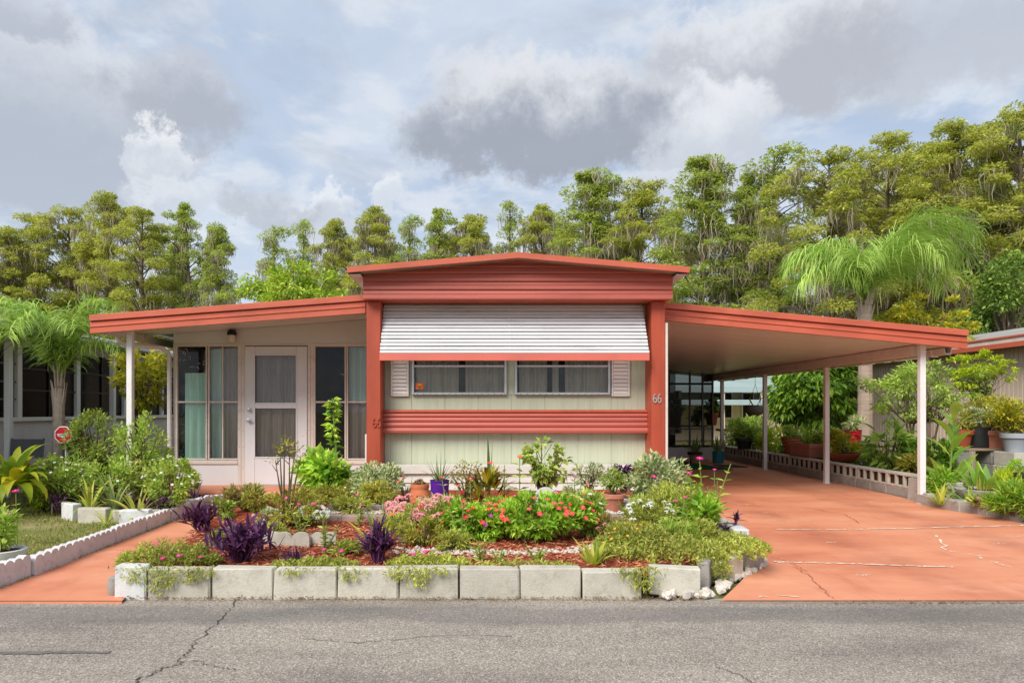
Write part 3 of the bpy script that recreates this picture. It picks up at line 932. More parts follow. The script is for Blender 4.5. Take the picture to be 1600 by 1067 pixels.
# ------------------------------------------------------------------ enclosed porch on the left
DP = 9.8
XPL, XPR = XA(271, DP), XL0 - .03
s0 = ZA(489, 8.45)
FL = Vector((XA(140.5, 8.45), 8.45, 0)); FR = Vector((XA(571, 8.45), 8.45, 0))
fzl, fzr = (ZA(520.8, 8.45), ZA(492.3, 8.45)), (ZA(489, 8.45), ZA(460.6, 8.45))
porch = thing("enclosed_porch", "white enclosed porch with glazed front and red edged lean-to roof, left of the mobile home", "porch", ((XPL + XPR) / 2, DP, 0))


def fascia(parent, A, B, za, zb, y, name="fascia"):
    """pressed metal roof edge: top lip, recessed middle, bottom lip with a bright bead"""
    def at(t, f):
        z = [za[0] + (za[1] - za[0]) * f, zb[0] + (zb[1] - zb[0]) * f][t]
        return z
    prof = [(0.0, 0), (.0, .30), (-.012, .34), (-.012, .38), (.006, .42), (.006, .60), (.022, .66), (-.02, .68), (-.02, .97), (-.012, 1.0), (.05, 1.0), (.05, 0)]
    b = MB()
    n = len(prof)
    vs = [(A, y + p[0], at(0, p[1])) for p in prof] + [(B, y + p[0], at(1, p[1])) for p in prof]
    fs = [(i, (i + 1) % n, n + (i + 1) % n, n + i) for i in range(n)] + [tuple(range(n))[::-1], tuple(range(n, 2 * n))]
    b.add(vs, fs)
    return b.build(name, M["red_paint"], parent)


fascia(porch, FL.x, FR.x - .002, fzl, fzr, 8.45)


def pz(x): return fzl[0] + .115 + (fzr[0] - fzl[0]) * (x - FL.x) / (FR.x - FL.x)


b = MB(); b.add([(FL.x + .02, 8.5, pz(FL.x) + .07), (FR.x, 8.5, pz(FR.x) + .07), (FR.x, 17, pz(FR.x) + .07), (FL.x + .02, 17, pz(FL.x) + .07),
                 (FL.x + .02, 8.5, pz(FL.x) + .045), (FR.x, 8.5, pz(FR.x) + .045), (FR.x, 17, pz(FR.x) + .045), (FL.x + .02, 17, pz(FL.x) + .045)],
                [(0, 1, 2, 3), (7, 6, 5, 4), (0, 4, 5, 1), (1, 5, 6, 2), (2, 6, 7, 3), (3, 7, 4, 0)])
prf = b.build("roof", M["roof_grey"], porch)
k = 0; y = 8.5
while y < 9.79:
    y1 = min(y + .3, 9.79)
    b = MB(); b.add([(FL.x + .03, y + .004, pz(FL.x)), (FR.x - .002, y + .004, pz(FR.x)), (FR.x - .002, y1 - .004, pz(FR.x)), (FL.x + .03, y1 - .004, pz(FL.x)),
                     (FL.x + .03, y + .004, pz(FL.x) + .03), (FR.x - .002, y + .004, pz(FR.x) + .03), (FR.x - .002, y1 - .004, pz(FR.x) + .03), (FL.x + .03, y1 - .004, pz(FL.x) + .03)],
                    [(0, 3, 2, 1), (4, 5, 6, 7), (0, 1, 5, 4), (1, 2, 6, 5), (2, 3, 7, 6), (3, 0, 4, 7)])
    b.build("ceiling_panel", M["ceiling"], prf); y = y1
b = MB(); b.py_([(FL.x + .005, pz(FL.x) - .10), (FL.x + .07, pz(FL.x) - .105), (FL.x + .085, pz(FL.x) - .002), (FL.x - .005, pz(FL.x) + .005)], 8.52, 16.9); b.build("gutter", M["white_metal"], prf)
b = MB(); p0 = (XA(217, 8.9), 8.9, pz(FL.x) - .01); zc = ZA(545, DP - .06)
b.tube([(FL.x + .04, 9.0, pz(FL.x) - .09), (FL.x + .05, 9.0, pz(FL.x) - .15), (FL.x + .10, 9.1, pz(FL.x) - .19), (XA(258, DP), DP - .15, zc + .01), (XA(266, DP), DP - .07, zc - .05), (XA(267.5, DP), DP - .06, zc - .12), (XA(268, DP), DP - .06, .2), (XA(268, DP), DP - .12, .15)], .032, 8)
b.build("downspout", M["white_metal"], porch, True)
b = MB(); xp = XA(204, 8.72); b.box(xp - .036, xp + .036, 8.68, 8.752, -.01, pz(xp) - .001, .006); b.build("post", M["white_metal"], porch)

# front wall: pieces butted round the openings
zs, zr, zt = ZA(716, DP), ZA(628, DP), ZA(541.5, DP)
z_top = lambda x: pz(x) - .001
xd0, xd1 = XA(383.5, DP), XA(480.5, DP)
b = MB(); b.py_([(XPL, zt + .045), (XPR, zt + .045), (XPR, z_top(XPR)), (XPL, z_top(XPL))], DP, DP + .08); b.build("upper_wall", M["white_wall"], porch)
for xa, xb in ((XPL, xd0 - .105), (xd1 + .095, XPR)):
    b = MB(); b.box(xa, xb, DP, DP + .08, .12, zs - .085, .004); b.build("kick_panel", M["white_wall"], porch)
    b = MB(); b.box(xa, xb, DP - .02, DP + .08, zs - .084, zs - .026, .006); b.build("sill", M["cream_trim"], porch)
b = MB(); b.box(XPL, XPL + .045, DP - .01, DP + .08, zs - .025, zt + .044, .004); b.build("jamb", M["cream_trim"], porch)
for xa, xb in ((xd0 - .104, xd0 - .058), (xd0 - .056, xd0 - .004), (xd1 + .004, xd1 + .045), (xd1 + .047, xd1 + .094)):
    b = MB(); b.box(xa, xb, DP - .014, DP + .08, .128, zt + .044, .004); j = b.build("jamb", M["cream_trim"], porch)
    b = MB()
    for q in range(7):
        z = .4 + q * .26 + random.uniform(-.03, .03); xx = (xa + xb) / 2; b.box(xx - .004, xx + .004, DP - .0165, DP - .0145, z, z + .008)
    b.build("screw", M["stem"], j)["kind"] = "stuff"
b = MB(); b.box(XPL + .046, XPR, DP - .012, DP + .079, zt + .012, zt + .0445, .004); b.build("head_rail", M["cream_trim"], porch)
xw = [XPL + .05, XA(322, DP), XA(327, DP), XA(372, DP)]
pane_window(porch, XA(277.5, DP), XA(321.5, DP), zs, zt, DP + .03, .021, (zr,), (), "cream_trim", "glass_green", .04)
pane_window(porch, XA(327.5, DP), XA(371.5, DP), zs, zt, DP + .03, .021, (zr,), (XA(347.5, DP),), "cream_trim", "glass", .04)
pane_window(porch, XA(493, DP), XA(538.5, DP), zs, zt, DP + .03, .022, (zr,), (), "cream_trim", "glass_dark", .04)
pane_window(porch, XA(544, DP), XPR - .01, zs, zt, DP + .03, .022, (zr,), (), "cream_trim", "glass", .04)
# the room behind
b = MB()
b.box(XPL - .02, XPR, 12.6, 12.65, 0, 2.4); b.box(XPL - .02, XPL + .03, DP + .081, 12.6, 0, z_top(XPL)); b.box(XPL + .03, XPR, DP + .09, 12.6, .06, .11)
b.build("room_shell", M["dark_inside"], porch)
curtain(porch, XA(286, DP), XA(323, DP), zs - .05, zr + .42, DP + .08, "curtain_teal", .11, .025)
curtain(porch, XA(318, DP), XA(340, DP), zs - .05, zt, DP + .14, "curtain_teal", .14, .02)
curtain(porch, XA(344, DP), XA(376, DP), zs - .05, zt, DP + .085, "curtain_brown", .13, .03)
curtain(porch, XA(395, DP), XA(470, DP), .3, zt, DP + .085, "curtain_brown", .09, .02)
curtain(porch, XA(542, DP), XA(575, DP), zr, zt, DP + .085, "curtain_teal", .14, .022)
curtain(porch, XA(544, DP), XA(575, DP), zs - .05, zr, DP + .085, "curtain_brown", .12, .02)
# torn window film curling off two panes
for px, py, n_, in ((283, 556, 5), (300, 570, 4), (312, 574, 3), (530, 553, 3), (528, 590, 2)):
    b = MB(); a = P(px, py, DP + .01)
    for k in range(n_):
        x = a.x + random.uniform(-.05, .14); z = a.z + random.uniform(-.10, .08); r_ = random.uniform(.03, .09); an = random.uniform(0, 3)
        b.tube([(x, DP + .008, z), (x + r_ * .5 * math.cos(an), DP + .002, z + r_ * .5 * math.sin(an) + .01), (x + r_ * math.cos(an + .4), DP + .008, z + r_ * math.sin(an + .4))], [.0008, .0035, .0008], 4)
    o = b.build("film_tear", M["sign_white"], porch); o["kind"] = "stuff"
lt = letters("lettering", "K-TEC", .16, .001, "blue_print", porch, (XA(281.5, DP), DP + .05, ZA(672, DP)), (R(90), R(-90), 0), (1.75, .62, 1))

# the door
b = MB()
gx_a, gx_b = XA(399, DP), XA(464, DP); zg = [ZA(714, DP), ZA(637, DP), ZA(630, DP), ZA(555, DP)]
y0_, y1_ = DP - .03, DP + .01
b.box(xd0, gx_a, y0_, y1_, .14, zt, .005); b.box(gx_b, xd1, y0_, y1_, .14, zt, .005)
b.box(gx_a + .001, gx_b - .001, y0_ + .001, y1_, .14, zg[0], .004); b.box(gx_a + .001, gx_b - .001, y0_ + .001, y1_, zg[1], zg[2], .004); b.box(gx_a + .001, gx_b - .001, y0_ + .001, y1_, zg[3], zt, .004)
door = b.build("door", M["white_wall"], porch)
for a, c in ((zg[0], zg[1]), (zg[2], zg[3])):
    b = MB(); b.add([(gx_a, DP - .008, a), (gx_b, DP - .008, a), (gx_b, DP - .008, c), (gx_a, DP - .008, c)], [(0, 1, 2, 3)]); b.build("pane", M["glass"], door)
    b = MB()
    b.box(gx_a - .012, gx_a + .008, y0_ - .008, y0_ - .001, a - .012, c + .012, .002); b.box(gx_b - .008, gx_b + .012, y0_ - .008, y0_ - .001, a - .012, c + .012, .002)
    b.box(gx_a + .0085, gx_b - .0085, y0_ - .007, y0_ - .001, a - .012, a + .008, .002); b.box(gx_a + .0085, gx_b - .0085, y0_ - .007, y0_ - .001, c - .008, c + .012, .002)
    b.build("glazing_bead", M["white_wall"], door)
for px, py, nm in ((390, 639.5, "deadbolt"), (389.5, 656.5, "door_handle")):
    c = P(px, py, DP - .03); b = MB()
    pr = [(.030, 0), (.030, .008), (.020, .012), (.018, .03), (.027, .04), (.026, .055), (.012, .062)]
    b.lathe(pr, (0, 0, 0), 14)
    b.v = [(x + c.x, c.y - z, y + c.z) for x, y, z in b.v]
    if nm == "door_handle": b.tube([(c.x, c.y - .05, c.z), (c.x + .05, c.y - .052, c.z - .004)], [.01, .008], 6)
    b.build(nm, M["aluminium"], door, True)
b = MB(); b.box(xd0 - .003, xd1 + .003, DP - .05, DP + .02, .128, .1395, .003); b.build("threshold", M["aluminium"], door)

lamp_p = P(365, 523, DP - .02)
lamp = thing("wall_lamp", "small porch lamp with black hood and frosted glass above the white door", "lamp", lamp_p)
b = MB(); b.lathe([(.012, .068), (.045, .06), (.062, .03), (.065, -.01), (.05, -.012)], (lamp_p.x, lamp_p.y - .07, lamp_p.z), 16); b.box(lamp_p.x - .025, lamp_p.x + .025, lamp_p.y - .03, lamp_p.y + .019, lamp_p.z - .02, lamp_p.z + .04); b.build("hood", M["dark_metal"], lamp, True)
b = MB(); b.lathe([(.048, -.014), (.05, -.03), (.048, -.10), (.040, -.112), (.01, -.114)], (lamp_p.x, lamp_p.y - .07, lamp_p.z), 16); b.build("glass_shade", M["lamp_glass"], lamp, True)

# ------------------------------------------------------------------ carport on the right
CXL, CXR = XR1 + .003, XA(1512, 8.45)
czl, czr = (ZA(500, 8.45), ZA(472, 8.45)), (ZA(544.5, 8.45), ZA(515.5, 8.45))
carport = thing("carport", "carport with red edged sloping roof on white posts beside the mobile home", "carport", (5.59, 8.68, 0))
fascia(carport, CXL, CXR, czl, czr, 8.45)


def cz(x): return czl[0] + .035 + (czr[0] - czl[0]) * (x - CXL) / (CXR - CXL)


def slab(b, xa, xb, ya, yb, th, dz=0):
    vs = []
    for d in (dz, dz + th):
        vs += [(xa, ya, cz(xa) + d), (xb, ya, cz(xb) + d), (xb, yb, cz(xb) + d), (xa, yb, cz(xa) + d)]
    b.add(vs, [(0, 3, 2, 1), (4, 5, 6, 7), (0, 1, 5, 4), (1, 2, 6, 5), (2, 3, 7, 6), (3, 0, 4, 7)])


b = MB(); slab(b, CXL, CXR - .01, 8.505, 17.2, .03, .10); crf = b.build("roof", M["roof_grey"], carport)
y = 8.505
while y < 17.15:
    b = MB(); slab(b, CXL + .001, CXR - .012, y + .0035, y + .2965, .035, 0); b.build("ceiling_panel", M["ceiling"], crf); y += .30
b = MB(); xx = 5.59; b.box(xx - .05, xx + .05, 8.80, 17.1, cz(xx) - .135, cz(xx + .05) - .0005, .004); b.build("beam", M["cream_trim"], carport)
b = MB(); b.py_([(CXR - .11, cz(CXR) - .004), (CXR - .10, cz(CXR) - .085), (CXR - .02, cz(CXR) - .09), (CXR + .0, cz(CXR) + .02), (CXR - .012, cz(CXR) + .02), (CXR - .03, cz(CXR) - .07), (CXR - .09, cz(CXR) - .07), (CXR - .10, cz(CXR) - .004)], 8.72, 17.1); b.build("gutter", M["cream_trim"], carport)
for k in range(10):
    y = 8.95 + k * .80; x = CXR - .06
    b = MB(); b.box(x - .06, x + .035, y, y + .03, cz(CXR) - .105, cz(CXR) - .0, .003); b.build("gutter_bracket", M["white_metal"], carport)
for D in (8.68, 11.08, 13.49, 15.9):
    b = MB(); b.box(5.554, 5.626, D - .036, D + .036, .0, cz(5.64) - (.1355 if D > 9 else .001), .006); p_ = b.build("post", M["white_metal"], carport)
    b = MB(); b.box(5.545, 5.635, D - .045, D + .045, .0145, .026, .003); b.build("base_plate", M["white_metal"], p_)
# ------------------------------------------------------------------ screened room at the back of the carport
DR = 16.2
room = thing("screen_room", "dark screened room with white kick panel at the back of the carport", "porch", (3.9, DR, 0))
rz0, rz1 = ZA(697, DR), 2.3
b = MB(); b.box(2.25, 5.5, DR, DR + .06, .0145, rz0 - .02, .006); b.build("kick_panel", M["white_wall"], room)
b = MB(); b.box(2.25, 5.5, DR - .02, DR + .07, rz0 - .0195, rz0 + .03, .004); b.build("sill", M["dark_metal"], room)
for x in (4.36, 4.40, 4.92, 5.22, 5.46):
    b = MB(); b.box(x, x + .035, DR - .01, DR + .05, rz0 + .031, cz(x) - .001, .003); b.build("upright", M["white_metal" if x < 4.38 else "chair_metal"], room)
b = MB(); b.box(2.25, 5.5, DR, DR + .05, cz(5.5) - .25, cz(5.5) - .20, .003); b.build("head_rail", M["dark_metal"], room)
b = MB(); b.box(2.25, 5.5, DR, DR + .05, .74, .77, .003); b.build("mid_rail", M["chair_metal"], room)
b = MB(); b.add([(2.25, DR + .03, rz0), (5.5, DR + .03, rz0), (5.5, DR + .03, 2.4), (2.25, DR + .03, 2.4)], [(0, 1, 2, 3)]); b.build("screen", M["screen"], room)
b = MB(); b.add([(2.25, 19.4, .5), (5.5, 19.4, .5), (5.5, 19.4, 2.4), (2.25, 19.4, 2.4)], [(0, 1, 2, 3)]); b.build("screen", M["screen"], room)
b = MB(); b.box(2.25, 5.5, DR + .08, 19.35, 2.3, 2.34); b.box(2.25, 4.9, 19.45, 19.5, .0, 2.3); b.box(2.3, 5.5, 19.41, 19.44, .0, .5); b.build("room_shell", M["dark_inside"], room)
curtain(room, 4.42, 4.60, .6, 2.1, DR + .5, "curtain_beige", .12, .03)
curtain(room, 4.95, 5.15, .6, 1.7, DR + 1.4, "curtain_beige", .12, .03)
b = MB(); b.box(4.0, 5.45, DR + .3, DR + .7, .80, .83); 
for x in (4.1, 5.35): b.box(x, x + .03, DR + .32, DR + .36, .03, .80)
b.build("shelf", M["chair_metal"], room)

# floor mats
b = MB(); b.pz_([(2.30, 13.65), (5.02, 13.62), (4.52, 15.9), (2.30, 15.9)], .0185, .027); mt = b.build("floor_mat", M["green_mat"], None, org=(3.5, 14.8, .0185)); tag(mt, "green carpet mat on the carport floor before the screened room", "mat")
b = MB(); b.pz_([(5.02, 14.2), (5.5, 14.1), (5.45, 14.7), (5.0, 14.8)], .0185, .03); mt = b.build("door_mat", M["black_plastic"], None, org=(5.2, 14.5, .0185)); tag(mt, "small dark door mat on the carport floor beside a white post", "mat")

# ------------------------------------------------------------------ neighbouring houses
# left: long side of a grey white house with dark screened openings
NX = -6.75
nh = thing("neighbour_house", "grey white neighbouring house with dark screened windows at the left edge", "house", (NX - 2, 14, 0))
zk, zo = 1.10, 2.14
b = MB(); b.box(NX - 4, NX - .02, 6.0, 24, -.01, zk - .06); b.build("lower_wall", M["house_grey"], nh)
b = MB(); b.box(NX - .06, NX + .03, 6.0, 24, zk - .059, zk, .004); b.build("sill", M["white_metal"], nh)
b = MB(); b.box(NX - 4, NX - .02, 6.0, 24, zo, 2.30); b.build("upper_wall", M["house_grey"], nh)
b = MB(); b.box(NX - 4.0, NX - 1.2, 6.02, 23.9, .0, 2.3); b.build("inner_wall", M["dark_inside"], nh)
ys = [6.0, 7.6, 9.25, 9.95, 11.4, 12.9, 14.4, 16, 18, 20]
for i in range(len(ys) - 1):
    a, c = ys[i] + .05, ys[i + 1] - .05
    b = MB(); b.box(NX - .05, NX + .02, ys[i] - .05, ys[i] + .05, zk, zo); nm = b.build("upright", M["white_metal"], nh)
    b = MB(); b.add([(NX - .03, a, zk), (NX - .03, c, zk), (NX - .03, c, zo), (NX - .03, a, zo)], [(0, 1, 2, 3)]); w = b.build("window", M["screen"], nh); ORG[w] = ORG[nh]
    for z in ((1.36, 1.61, 1.87) if i < 3 else (1.5, 1.82)):
        b = MB(); b.box(NX - .045, NX + .0, a, c, z - .012, z + .012); b.build("bar", M["chair_metal" if i < 3 else "dark_metal"], w)
    if i > 2:
        b = MB(); b.box(NX - .045, NX - .005, (a + c) / 2 - .012, (a + c) / 2 + .012, zk + .001, zo - .001); b.build("bar", M["dark_metal"], w)
b = MB(); b.box(NX - .5, NX - .48, 11.5, 15.5, 1.15, 1.9); b.build("blind", M["curtain_beige"], nh)
b = MB(); b.py_([(NX - 4.4, 2.62), (NX + .32, 2.30), (NX + .34, 2.33), (NX + .34, 2.40), (NX - 4.4, 2.76)], 5.6, 24.4); nr = b.build("roof", M["roof_grey"], nh)
b = MB(); b.box(NX + .341, NX + .36, 5.6, 24.4, 2.285, 2.42, .004); b.build("fascia", M["white_metal"], nr)
b = MB(); b.box(NX + .37, NX + .44, 5.6, 24.4, 2.30, 2.37, .004); b.build("gutter", M["house_grey"], nr)
for y in (9.35, 12.0):
    b = MB(); b.box(NX + .20, NX + .28, y, y + .08, -.01, 2.29, .004); b.build("post", M["white_metal"], nh)

# right: beige ribbed siding, red edged roof
RX = 9.35
rh = thing("neighbour_house", "beige ribbed neighbouring house with red roof edge behind the potted plants", "house", (RX + 2, 14, 0))
y = 8.4; i = 0
while y < 19.0:
    b = MB()
    pr = []
    for k in range(6):
        u = y + k * .1
        pr += [(RX + .014, u + .002), (RX + .014, u + .012), (RX, u + .02), (RX, u + .098)]
    pr += [(RX + .05, y + .598), (RX + .05, y + .002)]
    b.pz_(pr, -.01, 2.30); b.build("siding_panel", M["house_beige"], rh); y += .6
b = MB(); b.box(RX + .06, RX + 4.4, 8.4, 19.2, -.01, 2.3); b.build("body", M["house_beige"], rh)
b = MB(); b.py_([(RX - .3, 2.36), (RX + 2.2, 2.86), (RX + 4.7, 2.36), (RX + 4.7, 2.45), (RX + 2.2, 2.96), (RX - .3, 2.45)], 8.0, 19.6); rr = b.build("roof", M["roof_grey"], rh)
b = MB(); b.box(RX - .35, RX - .301, 8.0, 19.6, 2.27, 2.36, .006); b.build("roof_edge", M["red_paint"], rr)
b = MB(); b.box(RX - .33, RX - .305, 8.0, 19.6, 2.362, 2.435, .004); b.build("gutter", M["cream_trim"], rr)
b = MB(); b.box(RX - .35, RX - .30, 8.0, 19.6, 2.437, 2.475, .004); b.build("roof_edge", M["red_paint"], rr)

# back: pale house seen under the carport roof
bh = thing("back_house", "cream house with pale blue white roof edge seen through the carport", "house", (10, 27, 0))
b = MB(); b.box(6.5, 15, 27, 33, 0, 2.2); b.build("wall", M["house_cream"], bh)
b = MB(); b.px_([(25.9, 2.02), (25.9, 2.12), (29.5, 2.75), (33.4, 2.2), (33.4, 2.1)], 6.0, 13.2); br = b.build("roof", M["roof_pale"], bh)
b = MB(); b.box(6.0, 13.2, 25.80, 25.895, 1.86, 2.10, .01); b.build("fascia", M["roof_pale"], br)
b = MB(); b.box(6.0, 10.6, 25.6, 26.98, 1.52, 1.58, .01); b.box(6.0, 10.6, 25.55, 25.6, 1.38, 1.58, .01); b.build("window_canopy", M["roof_pale"], bh)
for x in (9.0, 10.3):
    w = pane_window(bh, x, x + .85, .9, 1.85, 26.99, .05, (), (x + .42,), "white_metal", "glass_dark")
    b = MB(); b.box(x, x + .85, 26.985, 26.995, .9, 1.85); b.build("blind", M["dark_inside"], w)
for x in (9.1, 10.55, 12.2):
    b = MB(); b.box(x, x + .1, 25.85, 25.95, 0, 1.86, .006); b.build("post", M["house_cream"], bh)

# ------------------------------------------------------------------ garden bed, blocks, edging
def bedz(y):
    if y < 6.25: return .15 + (y - 4.4) * .022
    if y < 6.62: return .235
    return .24


def bed_x(y):
    l = np.interp(y, [4.4, 4.9, 6.0, 7.4, 8.27], [-2.30, -2.38, -2.50, -2.60, -1.75])
    r = np.interp(y, [4.4, 4.7, 4.85, 5.12, 5.4, 6.3, 8.27], [1.20, 1.48, 1.64, 1.88, 2.0, 2.08, 2.2])
    return l, r


ysamp = [4.46, 4.7, 5, 5.4, 5.8, 6.249, 6.251, 6.6, 6.621, 7.0, 7.4, 7.8, 8.26]
vs, fs = [], []
for j, y in enumerate(ysamp):
    l, r_ = bed_x(y)
    for i in range(13):
        x = l + (r_ - l) * i / 12
        vs.append((x, y, bedz(y) + (random.uniform(-.012, .012) if 0 < i < 12 else -.05)))
for j in range(len(ysamp) - 1):
    for i in range(12):
        a = j * 13 + i; fs.append((a, a + 1, a + 14, a + 13))
b = MB(); b.add(vs, fs)
bed = b.build("garden_bed", M["mulch"]); bed["kind"] = 'structure'
b = MB()
for i in (0, 12):   # earth sides
    for j in range(len(ysamp) - 1):
        p, q = vs[j * 13 + i], vs[(j + 1) * 13 + i]; b.add([p, q, (q[0], q[1], -.02), (p[0], p[1], -.02)], [(0, 1, 2, 3)])
b.build("earth_side", M["soil"], bed)
# shredded bark lying on the bed
n = 15000
y = 4.5 + 1.75 * rng.random(n) ** .9; lr = np.array([bed_x(q) for q in y]); x = lr[:, 0] + .05 + (lr[:, 1] - lr[:, 0] - .1) * rng.random(n)
z = np.array([bedz(q) for q in y]) + .004 + .016 * rng.random(n)
a = rng.random(n) * 2 * np.pi
V, T = leaves(np.stack([x, y, z], 1), np.stack([np.cos(a), np.sin(a), rng.normal(0, .22, n)], 1), rng.uniform(.03, .075, n), rng.uniform(.007, .014, n), .1, .05)
o = link_mesh("mulch_chips", np_mesh("mulch_chips", V, T), M["mulch_chip"]); tag(o, "shredded red bark mulch lying on the garden bed", "mulch", None, "stuff")


def rough_block(x0, x1, y0, y1, z0, z1, c=.008, j=.004):
    b = MB(); b.box(x0, x1, y0, y1, z0, z1, c)
    b.v = [(p[0] + random.uniform(-j, j), p[1] + random.uniform(-j, j), p[2] + random.uniform(-j, j)) for p in b.v]
    return b


DB = 4.38
edges = [178, 229, 329, 427, 526.5, 623, 717, 812, 910.5, 1004]
ordn = ["first", "second", "third", "fourth", "fifth", "sixth", "seventh", "eighth", "ninth", "tenth"]
for i in range(9):
    g = (1.5, 2, 1, 1, 1.2, .8, .8, 1.6, .8)[i]
    x0, x1 = XA(edges[i] + g, DB), XA(edges[i + 1] - g, DB)
    top = ZA((884, 889, 888, 889, 888, 888, 888, 888, 893)[i], DB)
    dy = (-.01, .0, .004, -.004, .0, .006, .0, .01, .004)[i]
    b = rough_block(x0, x1, DB + dy, DB + dy + .10, -.012, top)
    c = ((x0 + x1) / 2, DB + .05, 0)
    if i == 0: lab = "short whitewashed concrete block at the left end of the front kerb row"
    elif i == 8: lab = "last concrete block at the right end of the straight front kerb row"
    else: lab = f"concrete kerb block, {ordn[i]} from the left in the row along the road"
    tag(b.build("concrete_block", M["block_white" if i == 0 else "block"], None, org=c), lab, "block", "concrete blocks along the road")
# rounded concrete lump beside the end block
b = MB(); b.lathe([(.03, -.01), (.042, .03), (.044, .09), (.038, .12), (.02, .13)], (XA(174, 4.4), 4.44, 0), 10)
tag(b.build("concrete_lump", M["block_grey"], None, True, org=(XA(174, 4.4), 4.44, 0)), "small pebbly lump of concrete against the white end block", "concrete")


def turned_block(px, py, D_, w, h, d, rz, tilt, mat, label, z=-.01, group=None):
    b = rough_block(-w / 2, w / 2, -d / 2, d / 2, 0, h)
    me = b.mesh("concrete_block"); me.materials.append(M[mat])
    c = P(px, py, D_); c.z = z
    o = inst("concrete_block", me, None, c, (0, R(tilt), R(rz)))
    return tag(o, label, "block", group)


turned_block(1052, 930, 4.46, .325, .185, .10, -6, 2.5, "block", "pale tilted concrete block at the front right corner of the bed", .004, "blocks round the bed corner")
turned_block(1101, 915, 4.66, .075, .19, .20, -24, 0, "block_grey", "narrow fluted block on end beside the tilted block", 0, "blocks round the bed corner")
turned_block(1135, 900, 4.83, .30, .17, .10, 42, 0, "block", "concrete block half hidden by ground cover near the bed corner", 0, "blocks round the bed corner")
turned_block(1172, 880, 5.12, .30, .14, .10, 46, 0, "block_grey", "low concrete block at the outer bend of the bed beside the driveway", 0, "blocks round the bed corner")
turned_block(1150, 838, 5.72, .36, .24, .12, 84, 0, "block_white", "white topped block on the driveway side of the bed under zinnia stems", 0, "blocks round the bed corner")
turned_block(1128, 838, 6.12, .36, .22, .12, 88, 0, "block", "block on the driveway side of the bed behind the white topped one", 0, "blocks round the bed corner")
b = MB(); b.tube([(1.60, 4.70, .03), (1.86, 4.92, .035), (2.06, 5.2, .035)], .018, 6)
tag(b.build("black_edging", M["black_plastic"], None, org=(1.9, 4.84, 0)), "strip of black plastic edging behind white stones at the bed corner", "edging")


# loose white stones
def rock_mesh(seed, sq=.7):
    r_ = random.Random(seed); t = (1 + 5 ** .5) / 2
    v = [(-1, t, 0), (1, t, 0), (-1, -t, 0), (1, -t, 0), (0, -1, t), (0, 1, t), (0, -1, -t), (0, 1, -t), (t, 0, -1), (t, 0, 1), (-t, 0, -1), (-t, 0, 1)]
    f = [(0, 11, 5), (0, 5, 1), (0, 1, 7), (0, 7, 10), (0, 10, 11), (1, 5, 9), (5, 11, 4), (11, 10, 2), (10, 7, 6), (7, 1, 8), (3, 9, 4), (3, 4, 2), (3, 2, 6), (3, 6, 8), (3, 8, 9), (4, 9, 5), (2, 4, 11), (6, 2, 10), (8, 6, 7), (9, 8, 1)]
    b = MB(); b.add([tuple(c * .53 * r_.uniform(.72, 1.15) * (1, .8, sq)[k] for k, c in enumerate(p)) for p in v], f)
    me = b.mesh("stone"); me.materials.append(M["stone"]); return me


ROCKS = [rock_mesh(i) for i in range(6)]
stones = thing("stone_edging", "line of loose white stones along the corner of the bed and driveway", "stones", (1.8, 4.8, 0))
path = [g2(1040, 934), g2(1075, 932), g2(1108, 934), g2(1130, 922), g2(1150, 906), g2(1175, 896), g2(1196, 882)]
for i in range(58):
    t = random.random() * (len(path) - 1.001); k = int(t); u = t - k
    x = path[k][0] * (1 - u) + path[k + 1][0] * u + random.gauss(0, .018); y = path[k][1] * (1 - u) + path[k + 1][1] * u + random.gauss(0, .018)
    s_ = random.uniform(.022, .052)
    inst("stone", random.choice(ROCKS), stones, (x, y, .012 + s_ * .3), (random.random(), random.random(), random.random() * 6), s_)


def gravel(name, label, pts, n, w, smin, smax, mat="stone"):
    b = MB(); r_ = random.Random(n)
    ico = [(1, 0, 0), (-1, 0, 0), (0, 1, 0), (0, -1, 0), (0, 0, 1), (0, 0, -1)]
    f = [(0, 2, 4), (2, 1, 4), (1, 3, 4), (3, 0, 4), (2, 0, 5), (1, 2, 5), (3, 1, 5), (0, 3, 5)]
    for i in range(n):
        t = r_.random() * (len(pts) - 1.001); k = int(t); u = t - k
        x = pts[k][0] * (1 - u) + pts[k + 1][0] * u + r_.gauss(0, w); y = pts[k][1] * (1 - u) + pts[k + 1][1] * u + r_.gauss(0, w)
        s_ = r_.uniform(smin, smax); z = bedz(y) + s_ * .5; a = r_.random() * 6
        b.add([(x + s_ * (p[0] * math.cos(a) - p[1] * math.sin(a)) * r_.uniform(.7, 1.1), y + s_ * (p[0] * math.sin(a) + p[1] * math.cos(a)) * r_.uniform(.7, 1.1), z + s_ * .65 * p[2]) for p in ico], f)
    o = b.build(name, M[mat]); return tag(o, label, "gravel", None, "stuff")


def bp(px, y): return (XA(px, y), y)


gravel("gravel", "white gravel scattered in front of the red flowering bed", [bp(620, 5.05), bp(690, 4.98), bp(780, 4.95), bp(850, 4.98), bp(915, 5.08), bp(960, 5.3)], 420, .05, .012, .026)
gravel("gravel", "pale shell gravel behind the left row of bricks", [bp(505, 6.42), bp(600, 6.45)], 170, .05, .012, .022)
gravel("gravel", "pale shell gravel behind the right row of bricks", [bp(935, 6.42), bp(1005, 6.4)], 120, .05, .012, .022)


